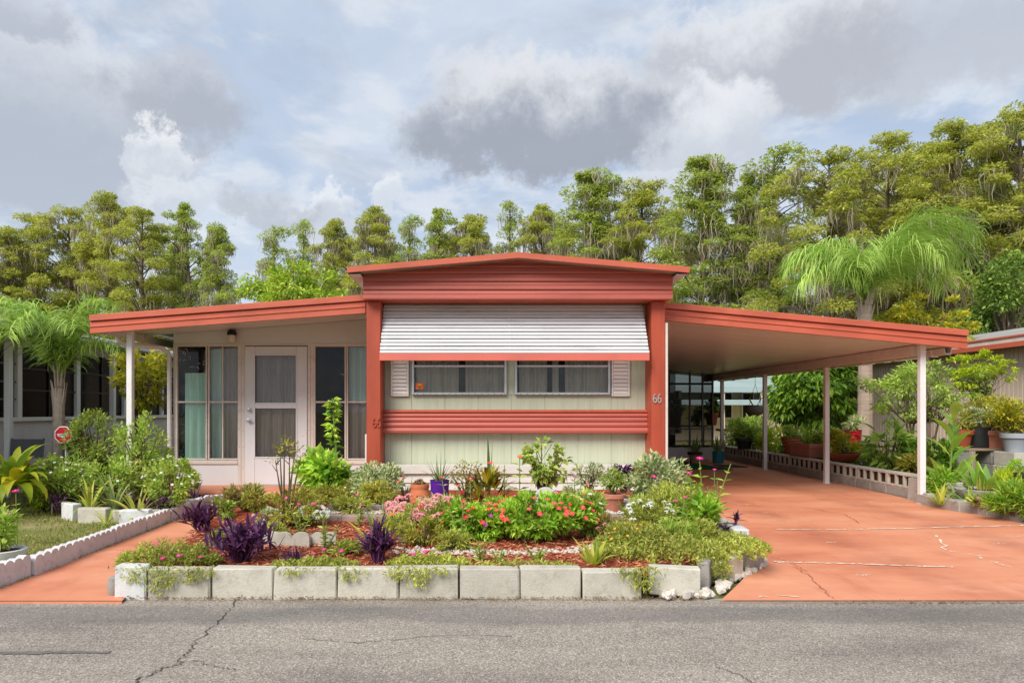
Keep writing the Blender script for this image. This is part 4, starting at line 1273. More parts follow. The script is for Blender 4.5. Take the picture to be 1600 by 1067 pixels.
def brick_row(label, pxs, y, z0, h, d, mat, tops=None):
    """a low row of bricks laid end to end"""
    t = thing("brick_edging", label, "edging", (XA((pxs[0] + pxs[-1]) / 2, y), y, z0))
    for i in range(len(pxs) - 1):
        x0, x1 = XA(pxs[i], y) + .002, XA(pxs[i + 1], y) - .002
        dy = random.uniform(-.008, .008)
        b = rough_block(x0, x1, y + dy, y + d + dy, z0, z0 + h + random.uniform(-.006, .006), .006, .002)
        b.build("brick", M[mat], t)
    return t


brick_row("short row of grey red bricks in front of pale gravel, left of the pots", [494, 534, 567, 600, 634], 6.20, .16, .095, .10, "brick_grey")
brick_row("lower row of grey bricks beside red mulch, right of the red flowers", [905, 938, 969, 1002, 1030], 6.18, .16, .095, .10, "brick_grey")
brick_row("upper row of pale concrete bricks below the terracotta pots on the right", [905, 938, 974, 1010, 1040], 6.60, .19, .105, .10, "block_grey")
brick_row("upper row of concrete bricks behind gravel on the left of the bed", [512, 556, 596, 634, 668], 6.60, .19, .105, .10, "block_grey")
for px, y, w, lab in ((688, 6.86, .34, "white paver under the purple pot"), (905, 6.72, .36, "white paver on a brick beside the left terracotta pot"), (989, 6.76, .14, "small white paver between terracotta pot and variegated bush")):
    x = XA(px, y); t = thing("paver", lab, "paver", (x, y, .24))
    b = rough_block(x - w / 2, x + w / 2, y - .06, y + .22, .272, .303, .005, .002); b.build("slab", M["paver"], t)
    b = rough_block(x - w / 2 + .01, x + w / 2 - .01, y - .05, y + .2, .215, .271, .005, .002); b.build("brick", M["brick_red"], t)

# heart shaped border stones
for k, (px, w, lab) in enumerate(((424, 26, "leftmost scalloped border stone behind the big purple plant"), (455, 56, "middle double scalloped border stone with two round lobes"), (505, 40, "right scalloped border stone behind small green stems"))):
    y = (5.22, 5.18, 5.24)[k]; x0, x1 = XA(px - w / 2, y), XA(px + w / 2, y); n = 2 if w > 30 else 1
    poly = [(x0, .12), (x1, .12)]; W_ = (x1 - x0) / n
    for j in range(n):
        cx = x1 - W_ * (j + .5)
        for a in range(0, 181, 20): poly.append((cx + W_ * .5 * math.cos(R(a)), .235 + W_ * .32 * math.sin(R(a))))
    b = MB(); b.py_(poly, y, y + .045)
    tag(b.build("border_stone", M["block"], None, org=((x0 + x1) / 2, y, .14)), lab, "stone", "scalloped border stones")


# scalloped edging along the walkway
def scallop(a, c, h, label):
    a, c = Vector(a), Vector(c); L_ = (c - a).length; d = (c - a).normalized(); nrm_ = Vector((-d.y, d.x))
    n = max(3, int(L_ / .085)); poly = [(0, -.01), (L_, -.01)]
    for j in range(n):
        w = L_ / n; cx = L_ - w * (j + .5)
        for q in (0, 45, 90, 135, 180):
            poly.append((cx + w * .48 * math.cos(R(q)), h - .024 + .024 * math.sin(R(q)) + random.uniform(-.003, .003)))
    b = MB()
    b.prism(poly, lambda p: (a.x + d.x * p[0] - nrm_.x * .03, a.y + d.y * p[0] - nrm_.y * .03, p[1]), lambda p: (a.x + d.x * p[0] + nrm_.x * .03, a.y + d.y * p[0] + nrm_.y * .03, p[1]))
    tag(b.build("scalloped_edging", M["edging"], None, org=((a.x + c.x) / 2, (a.y + c.y) / 2, 0)), label, "edging", "scalloped edging along the walkway")


ep = [(-3.285, 4.32), (-3.27, 4.93), (-3.30, 5.53), (-3.315, 6.14), (-3.34, 6.75), (-3.38, 7.35), (-3.40, 7.95), (-3.42, 8.55), (-3.20, 9.0)]
nth = ["nearest the road", "second from the road", "third from the road", "fourth from the road", "fifth from the road", "sixth from the road", "seventh from the road", "last, bent towards the porch"]
for i in range(8):
    j0 = random.uniform(-.012, .012)
    scallop((ep[i][0] + j0, ep[i][1] + .006), (ep[i + 1][0] + j0, ep[i + 1][1] - .006), 0.165 - .004 * i + random.uniform(-.006, .006), f"white scalloped concrete edging piece along the walkway, {nth[i]}")

# blocks round the left bed
lb = [(92, 800, 7.95, .14, .17, 20, "small end block of the left bed, farthest left"), (112, 806, 7.55, .26, .19, -35, "split faced block of the left bed beside the lawn"), (148, 815, 7.32, .33, .17, -8, "wide block at the front of the left bed facing the lawn"),
      (181, 812, 7.36, .18, .14, 4, "low block set back between two whiter blocks of the left bed"), (212, 818, 7.12, .30, .18, 6, "whitewashed block under the arching strap leaved plant"), (242, 812, 7.28, .10, .16, 30, "narrow end block of the left bed beside the scalloped edging"), (290, 782, 7.95, .24, .17, 60, "block behind the white flowers beside the scalloped edging")]
for i, (px, py, D_, w, h, rz, lab) in enumerate(lb):
    turned_block(px, py, D_, w, h, .10, rz, 0, "block_white" if i in (1, 4) else "block", lab, -.01, "blocks round the left bed")
b = MB(); b.pz_([(XA(80, 7.9), 7.9), (XA(150, 7.40), 7.40), (XA(240, 7.3), 7.3), (-3.5, 7.6), (-3.5, 8.9), (-5.6, 9.3)], -.01, .10); lbm = b.build("left_bed", M["soil"]); lbm["kind"] = 'structure'
b = MB(); b.pz_([(-3.38, 7.75), (-3.16, 8.4), (-3.1, 8.9), (-3.42, 8.9)], .0, .035); o = b.build("mulch_strip", M["mulch"]); o["kind"] = 'structure'

# breeze block wall along the driveway
wall = thing("block_wall", "low grey wall of hollow concrete blocks along the right of the carport floor", "wall", (5.86, 12, 0))


def hollow_block(n=2, L_=.395, h=.19, d=.19):
    """block lying on its side so that its cores face the driveway (-x)"""
    b = MB(); w = .028; cell = (L_ - w * (n + 1)) / n
    b.box(0, d, 0, L_, 0, w, .003); b.box(0, d, 0, L_, h - w, h, .003)
    for k in range(n + 1):
        y = k * (cell + w); b.box(.001, d - .001, y + .0006, y + w - .0006, w + .0002, h - w - .0002)
    nf = len(b.f); b.box(.04, .06, w, L_ - w, w + .001, h - w - .001)        # dark panel set into the cores, stands in for their shade
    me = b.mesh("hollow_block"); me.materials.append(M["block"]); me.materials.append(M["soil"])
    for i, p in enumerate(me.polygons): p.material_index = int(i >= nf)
    return me


def solid_block(L_=.395, h=.13, d=.20):
    b = rough_block(0, d, 0, L_, 0, h, .007, .003); me = b.mesh("concrete_block"); me.materials.append(M["block_grey"]); return me


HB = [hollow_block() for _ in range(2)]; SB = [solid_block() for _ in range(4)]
for i in range(21):
    y = 9.0 + i * .40; x = 5.80 + .004 * i + random.uniform(-.008, .008)
    inst("concrete_block", random.choice(SB), wall, (x - .01, y + random.uniform(-.004, .004), .005), (0, 0, R(random.uniform(-1, 1))))
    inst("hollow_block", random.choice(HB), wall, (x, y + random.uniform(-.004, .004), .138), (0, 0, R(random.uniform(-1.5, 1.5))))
turned_block(1437, 780, 9.0, .20, .30, .20, 10, 3, "block_grey", "upright leaning block at the near end of the hollow block wall", 0)
b = rough_block(5.84, 6.08, 8.62, 8.80, 0, .29); tag(b.build("concrete_block", M["block"], None, org=(5.95, 8.7, 0)), "pale end block of the low wall just right of the front carport post", "block")
# low planting frames beside the driveway
fr = [(1470, 790, 8.35, .10, .14, .75, 2, "long narrow kerb slab in front of the front right planting frame"), (1452, 786, 8.58, .10, .16, .10, 0, "small corner block of the front right planting frame"),
      (1520, 792, 7.95, .42, .15, .10, -80, "kerb block of the right planting frame beside green strap leaves"), (1560, 800, 7.62, .42, .20, .10, -76, "tall kerb block of the right planting frame under violet flowers"), (1598, 806, 7.3, .42, .18, .10, -80, "kerb block at the right edge of the photo beside the driveway")]
for px, py, D_, w, h, d, rz, lab in fr: turned_block(px, py, D_, w, h, d, rz, 0, "block_grey", lab, 0, "blocks of the right planting frames")
b = MB(); b.tube([(5.84, 8.45, .03), (5.80, 7.9, .03), (5.77, 7.4, .03), (5.76, 6.9, .03)], .03, 6); tag(b.build("black_edging", M["black_plastic"], None, org=(5.8, 7.8, 0)), "black plastic edging strip along the right side of the driveway", "edging")
b = MB(); b.pz_([(5.93, 7.2), (9.3, 6.6), (9.3, 18), (6.05, 17.4), (6.0, 9.0), (5.95, 8.4)], -.01, .06); o = b.build("right_bed", M["soil"]); o["kind"] = 'structure'

# ------------------------------------------------------------------ pots
def pot_profile(kind, r, h):
    if kind == "flower":   # tapered with a rim
        return [(r * .68, 0), (r * .88, h * .72), (r * .9, h * .74), (r * 1.0, h * .75), (r * 1.02, h * .98), (r * .98, h), (r * .88, h), (r * .84, h * .88), (0.001, h * .86)]
    if kind == "bowl":
        return [(r * .62, 0), (r * .86, h * .3), (r * 1.0, h * .82), (r * 1.03, h * .98), (r * .99, h), (r * .9, h), (r * .84, h * .86), (.001, h * .84)]
    if kind == "straight":
        return [(r * .86, 0), (r * .9, h * .05), (r * .98, h * .94), (r * 1.03, h * .95), (r * 1.03, h), (r * .95, h), (r * .92, h * .9), (.001, h * .88)]
    if kind == "urn":
        return [(r * .60, 0), (r * .66, h * .05), (r * .92, h * .30), (r * 1.0, h * .52), (r * .97, h * .70), (r * .84, h * .80), (r * .86, h * .84), (r * .92, h * .90), (r * .90, h), (r * .78, h), (r * .74, h * .88), (.001, h * .86)]
    return []


def pot(label, base, r, h, mat, kind="flower", name="flower_pot", group=None):
    t = thing(name, label, "pot", base, group)
    pr = pot_profile(kind, r, h)
    b = MB(); b.lathe(pr[:-1], base, 28); b.f = b.f[:-1]; o = b.build("pot_body", M[mat], t, True)
    b = MB(); zt = base[2] + pr[-1][1]; n = 20
    b.add([(base[0], base[1], zt + .012)] + [(base[0] + r * .88 * math.cos(2 * math.pi * i / n), base[1] + r * .88 * math.sin(2 * math.pi * i / n), zt + random.uniform(-.008, .008)) for i in range(n)], [(0, 1 + i, 1 + (i + 1) % n) for i in range(n)])
    b.build("potting_soil", M["soil"], t)
    return t, base[2] + h * .88


def box_planter(label, base, w, d, h, mat, rz=0):
    t = thing("planter_box", label, "planter", base)
    def ring(z, k): return [(-w / 2 * k, -d / 2 * k, z), (w / 2 * k, -d / 2 * k, z), (w / 2 * k, d / 2 * k, z), (-w / 2 * k, d / 2 * k, z)]
    lv = [(0, .84), (h * .72, .95), (h * .73, 1.02), (h * .98, 1.04), (h, 1.03), (h, .95), (h * .85, .93)]
    b = MB(); vs = []
    for z, k in lv: vs += ring(z, k)
    fs = [(3, 2, 1, 0)]
    for i in range(len(lv) - 1):
        for j in range(4): a, c = i * 4 + j, i * 4 + (j + 1) % 4; fs.append((a, c, c + 4, a + 4))
    b.add(vs, fs); ca, sa = math.cos(rz), math.sin(rz)
    b.v = [(base[0] + x * ca - y * sa, base[1] + x * sa + y * ca, base[2] + z) for x, y, z in b.v]
    b.build("planter_body", M[mat], t)
    b = MB(); b.add(ring(h * .86, .94), [(0, 1, 2, 3)]); b.v = [(base[0] + x * ca - y * sa, base[1] + x * sa + y * ca, base[2] + z) for x, y, z in b.v]; b.build("potting_soil", M["soil"], t)
    return t, base[2] + h * .86

# ------------------------------------------------------------------ plant builders
def strap_mesh(key, L_, W_, el, arch, mat, fold=.25, seg=7, tip=1.5, wav=0.0, base_w=.6, peak=.4):
    """one long leaf: starts at the origin, rises at angle el in the XZ plane and bends over by arch degrees"""
    p = np.array([0., 0., 0.]); V = []; a = R(el)
    for i in range(seg + 1):
        t = i / seg
        w = W_ * .5 * min(1, base_w + (1 - base_w) * t / peak if t < peak else 1 - ((t - peak) / (1 - peak)) ** tip)
        w = max(w, .0004)
        d = np.array([math.cos(a), 0, math.sin(a)]); n = np.array([-math.sin(a), 0, math.cos(a)])
        y = np.array([0, 1., 0]); sw = wav * math.sin(t * 9) * W_
        V += [p + y * (w + sw) + n * w * fold, p, p + y * (-w + sw) + n * w * fold]
        p = p + d * L_ / seg; a -= R(arch) / seg * (.4 + 1.2 * t)
    F_ = []
    for i in range(seg):
        k = i * 3; F_ += [(k, k + 1, k + 4, k + 3), (k + 1, k + 2, k + 5, k + 4)]
    me = np_mesh(key, np.array(V), np.array(F_), True); me.materials.append(M[mat]); return me


def strap_set(key, n, L_, W_, el, arch, mat, **kw):
    return [strap_mesh(key, L_ * random.uniform(.8, 1.1), W_ * random.uniform(.85, 1.1), el[0] + (el[1] - el[0]) * i / max(1, n - 1), arch[0] + (arch[1] - arch[0]) * (1 - i / max(1, n - 1)) + random.uniform(-8, 8), mat, **kw) for i in range(n)]


def rosette(name, label, base, n, L_, W_, mat, el=(15, 80), arch=(40, 90), variants=6, cat_="plant", group=None, parent=None, rad=.02, smin=.7, **kw):
    """plant of long leaves springing from one point; each leaf is a part"""
    base = Vector(base)
    t = parent or thing(name, label, cat_, base, group)
    ms = strap_set("leaf", variants, L_, W_, el, arch, mat, **kw)
    for i in range(n):
        a = i * 2.39996 + random.uniform(-.25, .25)
        m = ms[int(i / n * variants) % variants]
        inst("leaf", m, t, base + Vector((rad * math.cos(a), rad * math.sin(a), 0)), (0, 0, a), random.uniform(smin, 1.1))
    return t


def np_part(name, V, T, mat, parent, kind=None):
    o = ORG[parent]
    V = np.asarray(V) - np.array(o)
    ob = link_mesh(name, np_mesh(name, V, T), M[mat], parent); ORG[ob] = o
    if kind: ob["kind"] = kind
    return ob


def blob_leaves(C, rad, n, L_, W_, clumps=14, up=.5, tight=.34, shell=.35, flat=1.0, droop=.15):
    """leaves gathered in clumps through an ellipsoid: returns arrays and the clump centres"""
    C = np.array(C, float); rad = np.array(rad, float)
    cc = unit_ball(clumps, shell)
    cl = C + cc * rad * (1 - tight * .6)
    idx = rng.integers(0, clumps, n)
    off = unit_ball(n, .2) * rad * tight * rng.uniform(.7, 1.25, (clumps, 1))[idx]
    off[:, 2] *= flat
    pos = cl[idx] + off
    d = nrm(off / rad + .35 * cc[idx]) * .8 + np.array([0, 0, up]) + rng.normal(0, .45, (n, 3))
    d[:, 2] -= droop
    return leaves(pos, d, rng.uniform(.7, 1.25, n) * L_, rng.uniform(.75, 1.2, n) * W_), cl


def bush(name, label, base, rx, ry, h, n, L_, W_, mat, z0=.12, clumps=16, up=.5, tight=.36, shell=.4, cat_="bush", group=None, stems=True, stem="stem", fl=(), parent=None, flat=1.0):
    """leafy plant: stems from the ground to each clump of leaves, flowers on the outside"""
    base = Vector(base)
    t = parent or thing(name, label, cat_, base, group)
    zc = base.z + h * (z0 + (1 - z0) / 2)
    C = (base.x, base.y, zc); rad = (rx, ry, h * (1 - z0) / 2)
    (V, T), cl = blob_leaves(C, rad, n, L_, W_, clumps, up, tight, shell, flat)
    V[:, 2] = np.maximum(V[:, 2], base.z + .003)
    np_part("foliage", V, T, mat, t)
    if stems:
        b = MB()
        for c in cl:
            q = Vector(c); a = base + Vector((random.uniform(-.15, .15) * rx, random.uniform(-.15, .15) * ry, 0))
            m = a.lerp(q, .5) + Vector((random.gauss(0, .05) * rx, 0, abs(random.gauss(0, .08)) * h))
            b.tube([a, m, q], [.006 + h * .008, .004 + h * .005, .002 + h * .002], 4)
        b.build("stems", M[stem], t)
    for mesh, cnt, s_ in fl:
        for i in range(cnt):
            d = nrm(np.array([rng.normal(0, .8), -abs(rng.normal(0, .55)), abs(rng.normal(.25, .6))]))
            p = np.array(C) + d * np.array(rad) * rng.uniform(.92, 1.08)
            dv = Vector(d) * .7 + Vector((0, -.15, .75))
            inst("flower", mesh, t, p, dv.to_track_quat('Z', 'Y').to_euler(), s_ * random.uniform(.8, 1.15))
    return t


def petal_flower(mat, n=7, r=1.0, cup=.25, rows=1, center="fl_yellow", w=.9):
    V, Fc = [], []
    for k in range(rows):
        rr = r * (1 - .28 * k); zz = .06 * k
        for i in range(n):
            a = 2 * math.pi * (i + .5 * k) / n; wd = math.pi / n * w
            V += [(0, 0, zz), (rr * .62 * math.cos(a - wd), rr * .62 * math.sin(a - wd), zz + cup * rr * .7), (rr * math.cos(a), rr * math.sin(a), zz + cup * rr), (rr * .62 * math.cos(a + wd), rr * .62 * math.sin(a + wd), zz + cup * rr * .7)]
            q = len(V) - 4; Fc += [(q, q + 1, q + 2), (q, q + 2, q + 3)]
    nf = len(Fc)
    for i in range(6):
        a = math.pi / 3 * i; c = math.pi / 3 * (i + 1); q = len(V)
        V += [(0, 0, .2 * r + .06 * rows), (.18 * r * math.cos(a), .18 * r * math.sin(a), .12 * r), (.18 * r * math.cos(c), .18 * r * math.sin(c), .12 * r)]; Fc.append((q, q + 1, q + 2))
    me = np_mesh("flower", np.array(V), np.array(Fc)); me.materials.append(M[mat]); me.materials.append(M[center])
    for i, p in enumerate(me.polygons): p.material_index = 0 if i < nf else 1
    return me


def cluster_flower(mat, n=16):
    C = unit_ball(n, .8) * np.array([1, 1, .7]); C[:, 2] = np.abs(C[:, 2])
    parts = []
    for c in C:
        u = nrm(c + np.array([0, 0, .2]))
        for k in range(4):
            a = nrm(np.cross(u, rng.normal(0, 1, 3))); parts.append(leaves(c[None] * .9, a[None] + u * .3, .42, .3))
    V, T = cat(parts)
    me = np_mesh("flower", V, T); me.materials.append(M[mat]); return me


FL = dict(magenta=petal_flower("fl_magenta", 6, 1, .2), zinnia=petal_flower("fl_magenta", 10, 1, .05, 3), coral=petal_flower("fl_coral", 5, 1, .12, 2, "fl_pink"), red=petal_flower("fl_red", 6, 1, .3, 2),
          white=petal_flower("fl_white", 5, 1, .1, 1, "fl_pink"), yellow=petal_flower("fl_yellow", 6, 1, .2), violet=petal_flower("fl_violet", 7, 1, .25, 2), pinkz=petal_flower("fl_coral", 9, 1, .0, 2),
          pinkc=cluster_flower("fl_pink"), whitec=cluster_flower("fl_white", 12), redc=cluster_flower("fl_red", 12))


def put_flower(kind, t, p, r, tilt=(-.3, .9)):
    d = Vector((random.uniform(-.3, .3), tilt[0], tilt[1]))
    return inst("flower", FL[kind], t, p, d.to_track_quat('Z', 'Y').to_euler(), r)


def creeper(label, y, px0, px1, topz, n, mat="lf_cover", hang=0, flowers=(), depth=.22, L_=.03, W_=.011, name="ground_cover", fkind="magenta", hfun=None):
    """low trailing plant, its stems spilling over the front blocks"""
    x0, x1 = XA(px0, y), XA(px1, y)
    base = Vector(((x0 + x1) / 2, y, bedz(y)))
    t = thing(name, label, "plant", base)
    m = n
    u = rng.random(m); x = x0 + (x1 - x0) * u
    env = np.clip(np.sin(np.pi * np.clip(u, .02, .98)) ** .5, .2, 1) * (.55 + .45 * np.sin(u * 17 + px0) ** 2)
    yy = y + (rng.random(m) - .5) * 2 * depth * env
    k = 1 - ((yy - y) / depth) ** 2
    z = np.array([bedz(q) for q in yy]) + rng.random(m) ** .7 * (topz - bedz(y)) * env * np.clip(k, .15, 1)
    d = np.stack([rng.normal(0, .6, m), rng.normal(-.1, .6, m), rng.uniform(.1, 1.0, m)], 1)
    parts = [leaves(np.stack([x, yy, z], 1), d, rng.uniform(.6, 1.3, m) * L_, rng.uniform(.7, 1.2, m) * W_)]
    for (hx, hl) in (hang if hang else ()):
        xx = XA(hx, DB); q = 36 + int(hl * 520)
        tt = rng.random(q)
        hz = ZA(887, DB) + .02 - tt * hl
        C = np.stack([xx + rng.normal(0, .03 + .05 * (1 - tt), q), DB - .012 - .03 * rng.random(q), hz], 1)
        parts.append(leaves(C, np.stack([rng.normal(0, .7, q), -rng.random(q) * .6, rng.normal(-.5, .6, q)], 1), rng.uniform(.6, 1.2, q) * L_, W_))
    V, T = cat(parts)
    np_part("foliage", V, T, mat, t)
    for px, py, r_ in flowers:
        D_ = y - depth * .6; put_flower(fkind, t, P(px, py, D_), r_)
    return t


PURPLE = strap_set("leaf", 6, .13, .026, (20, 70), (20, 70), "lf_purple", fold=.5, seg=5)


def purple_heart(label, base, stems, spread, height, leaf=1.0, group="purple leaved trailing plants"):
    base = Vector(base); t = thing("purple_plant", label, "plant", base, group)
    b = MB()
    for s_ in range(stems):
        a = random.uniform(0, 2 * math.pi); rr = spread * random.uniform(.35, 1.0); hh = height * random.uniform(.45, 1.0) * (1.15 - .5 * rr / spread)
        q = base + Vector((math.cos(a) * rr, math.sin(a) * rr * .7, hh)); mid = base.lerp(q, .5) + Vector((0, 0, hh * .25))
        b.tube([base + Vector((math.cos(a) * .04, math.sin(a) * .03, 0)), mid, q], [.006, .005, .004], 4)
        for k in range(8):
            f = .25 + .75 * k / 7
            p = base.lerp(mid, f * 2) if f < .5 else mid.lerp(q, f * 2 - 1)
            az = a + (math.pi * .55 if k % 2 else -math.pi * .55) + random.gauss(0, .6) if k < 7 else a
            inst("leaf", random.choice(PURPLE), t, p, (0, random.uniform(-.5, .4), az), leaf * random.uniform(.75, 1.2))
    b.build("stems", M["lf_purple"], t)
    return t


def tall_stem(label, base, h, mat, leaf_l, leaf_w, n, flower=None, fr=.04, lean=0, name="flowering_plant", stems=1, spread=.05):
    """upright stem with paired leaves and a flower at the tip"""
    base = Vector(base); t = thing(name, label, "plant", base)
    b = MB(); Cs, Ds = [], []
    for s_ in range(stems):
        top = base + Vector((lean + random.uniform(-1, 1) * spread * (stems > 1), random.uniform(-.5, .5) * spread, h * (1 if s_ == 0 else random.uniform(.6, .95))))
        b.tube([base, base.lerp(top, .5) + Vector((lean * -.2, 0, 0)), top], [.007, .005, .004], 5)
        for k in range(n):
            f = .12 + .85 * k / n; p = base.lerp(top, f); a = k * 1.57 + random.uniform(-.4, .4)
            for s2 in (0, math.pi):
                Cs.append(p); Ds.append((math.cos(a + s2), math.sin(a + s2), .35))
        if flower and s_ < 2: put_flower(flower, t, top + Vector((0, -.005, .01)), fr)
    V, T = leaves(np.array(Cs), np.array(Ds), rng.uniform(.7, 1.2, len(Cs)) * leaf_l, rng.uniform(.8, 1.1, len(Cs)) * leaf_w)
    np_part("foliage", V, T, mat, t)
    b.build("stems", M["stem_green"], t)
    return t


# ------------------------------------------------------------------ trees
def cypress_proto(seed, h, rad, green, moss, nc=84, per=600):
    """tall swamp tree: fluted trunk, tiers of feathery foliage plates, grey moss hanging below them"""
    global rng
    rs = random.Random(seed); old = rng; rng = np.random.default_rng(seed)
    b = MB(); pts, rr = [], []
    lx, ly = rs.uniform(-.4, .4), rs.uniform(-.3, .3)
    for i in range(9):
        t = i / 8; pts.append((lx * t + .12 * math.sin(5 * t + seed), ly * t, h * .985 * t)); rr.append(.22 * (1 - t) ** .8 + .02 + (.14 if i == 0 else 0))
    b.tube(pts, rr, 8)
    def trunk(t): k = min(7, int(t * 8)); u = t * 8 - k; return Vector(pts[k]).lerp(Vector(pts[k + 1]), u)
    LV, MV = [], []
    lobes = [(rs.uniform(0, 6.28), rs.uniform(.7, 1.2)) for _ in range(4)]
    for c in range(nc):
        t = .38 + .62 * (c + rs.random()) / nc
        prof = math.sin(math.pi * min(1, (t - .27) / .76) ** .8) ** .7 if t < 1 else .1
        a = rs.uniform(0, 6.283)
        lob = sum(w * max(0, math.cos(a - q)) for q, w in lobes) / 2 + .45
        r_ = rad * prof * lob * rs.uniform(.25, 1.05)
        base = trunk(t); tip = base + Vector((math.cos(a) * r_, math.sin(a) * r_, rs.uniform(-.05, .45) * r_ + .1))
        if r_ > .3: b.tube([base - Vector((0, 0, .25 * r_)), base.lerp(tip, .55) + Vector((0, 0, .08)), tip], [.05 * (1.2 - t) + .012, .03 * (1.2 - t) + .01, .008], 4)
        cr = rs.uniform(.34, .74) * (1.2 - .45 * t)
        n = int(per * cr * rs.uniform(.7, 1.3))
        off = unit_ball(n, .1) * np.array([cr, cr, cr * .42])
        off[:, 2] -= (off[:, 0] ** 2 + off[:, 1] ** 2) * .35
        C = np.array(tip) + off
        d = nrm(off * np.array([1, 1, .4])) + rng.normal(0, .4, (n, 3)); d[:, 2] += .1
        LV.append(leaves(C, d, rng.uniform(.08, .20, n), rng.uniform(.035, .08, n), .1, .2))
        if rs.random() < moss * (1.25 - t):
            for q in range(rs.randint(26, 52)):
                p0 = np.array(tip) + np.array([rs.uniform(-cr, cr) * .9, rs.uniform(-cr, cr) * .9, -cr * .25]); ln = rs.uniform(.25, .75) * rs.choice((1, 1.2, 1.8)); w = rs.uniform(.016, .040)
                az = rs.uniform(0, 6.28); sx = np.array([math.cos(az), math.sin(az), 0]) * w; k = rng.normal(0, .06, (3, 3)); k[:, 2] = 0
                V = np.array([p0 - sx * .5, p0 + sx * .5, p0 + k[0] - sx * .65 + [0, 0, -ln * .35], p0 + k[0] + sx * .65 + [0, 0, -ln * .35], p0 + k[1] - sx * .4 + [0, 0, -ln * .7], p0 + k[1] + sx * .4 + [0, 0, -ln * .7], p0 + k[2] + [0, 0, -ln]])
                MV.append((V, np.array([[0, 1, 3], [0, 3, 2], [2, 3, 5], [2, 5, 4], [4, 5, 6]])))
    V, T = cat(LV); cm = np_mesh("crown", V, T); cm.materials.append(M[green])
    tm = b.mesh("trunk", True); tm.materials.append(M["bark"])
    mm = None
    if MV:
        V, T = cat(MV); mm = np_mesh("hanging_moss", V, T); mm.materials.append(M["moss"])
    rng = old
    return cm, tm, mm


CYP = [cypress_proto(11, 13, 2.3, "lf_cypress", .95), cypress_proto(12, 13, 2.0, "lf_cypress", .75), cypress_proto(13, 13, 1.7, "lf_cypress_green", 1.0), cypress_proto(14, 13, 2.6, "lf_cypress", .5, 92),
       cypress_proto(15, 13, 1.9, "lf_cypress_green", .9, 76), cypress_proto(16, 13, 1.5, "lf_cypress_green", .6, 60, 340)]


def cypress(px, top, D_, k, label, wide=1.0, rot=None, group="cypress trees behind the houses"):
    hh = ZA(top, D_) + .3; s_ = hh / 13
    t = thing("cypress_tree", label, "tree", (XA(px, D_), D_, 0), group)
    rz = random.uniform(0, 6.28) if rot is None else rot
    for nm, me in zip(("crown", "trunk", "hanging_moss"), CYP[k]):
        if me:
            o = inst(nm, me, t, ORG[t], (0, 0, rz), (s_ * wide, s_ * wide, s_))
            if nm == "hanging_moss": o["kind"] = "stuff"
    return t


def leaf_tree(name, label, base, crown, rad, n, L_, W_, mat, clumps=40, trunk_r=.1, bark="bark", up=.1, tight=.3, shell=.5, group=None, forks=5, trunks=1):
    base = Vector(base); t = thing(name, label, "tree", base, group)
    (V, T), cl = blob_leaves(crown, rad, n, L_, W_, clumps, up, tight, shell, .8, .25)
    np_part("crown", V, T, mat, t)
    b = MB(); C = Vector(crown)
    for q in range(trunks):
        bs_ = base + Vector((random.uniform(-.12, .12) * (trunks > 1), random.uniform(-.1, .1) * (trunks > 1), 0))
        fork = bs_.lerp(Vector((C.x + random.uniform(-.3, .3) * rad[0] * (trunks > 1), C.y, C.z - rad[2] * .55)), .9 if trunks == 1 else .8)
        b.tube([bs_, bs_.lerp(fork, .5) + Vector((random.uniform(-.05, .05), 0, 0)), fork], [trunk_r * 1.15, trunk_r * .9, trunk_r * .7], 7)
        for c in cl[q::trunks]:
            c = Vector(c); m = fork.lerp(c, .5) + Vector((random.uniform(-.1, .1), random.uniform(-.1, .1), .05))
            b.tube([fork, m, c], [trunk_r * .4, trunk_r * .22, trunk_r * .07], 4)
    b.build("trunk", M[bark], t, True)
    return t


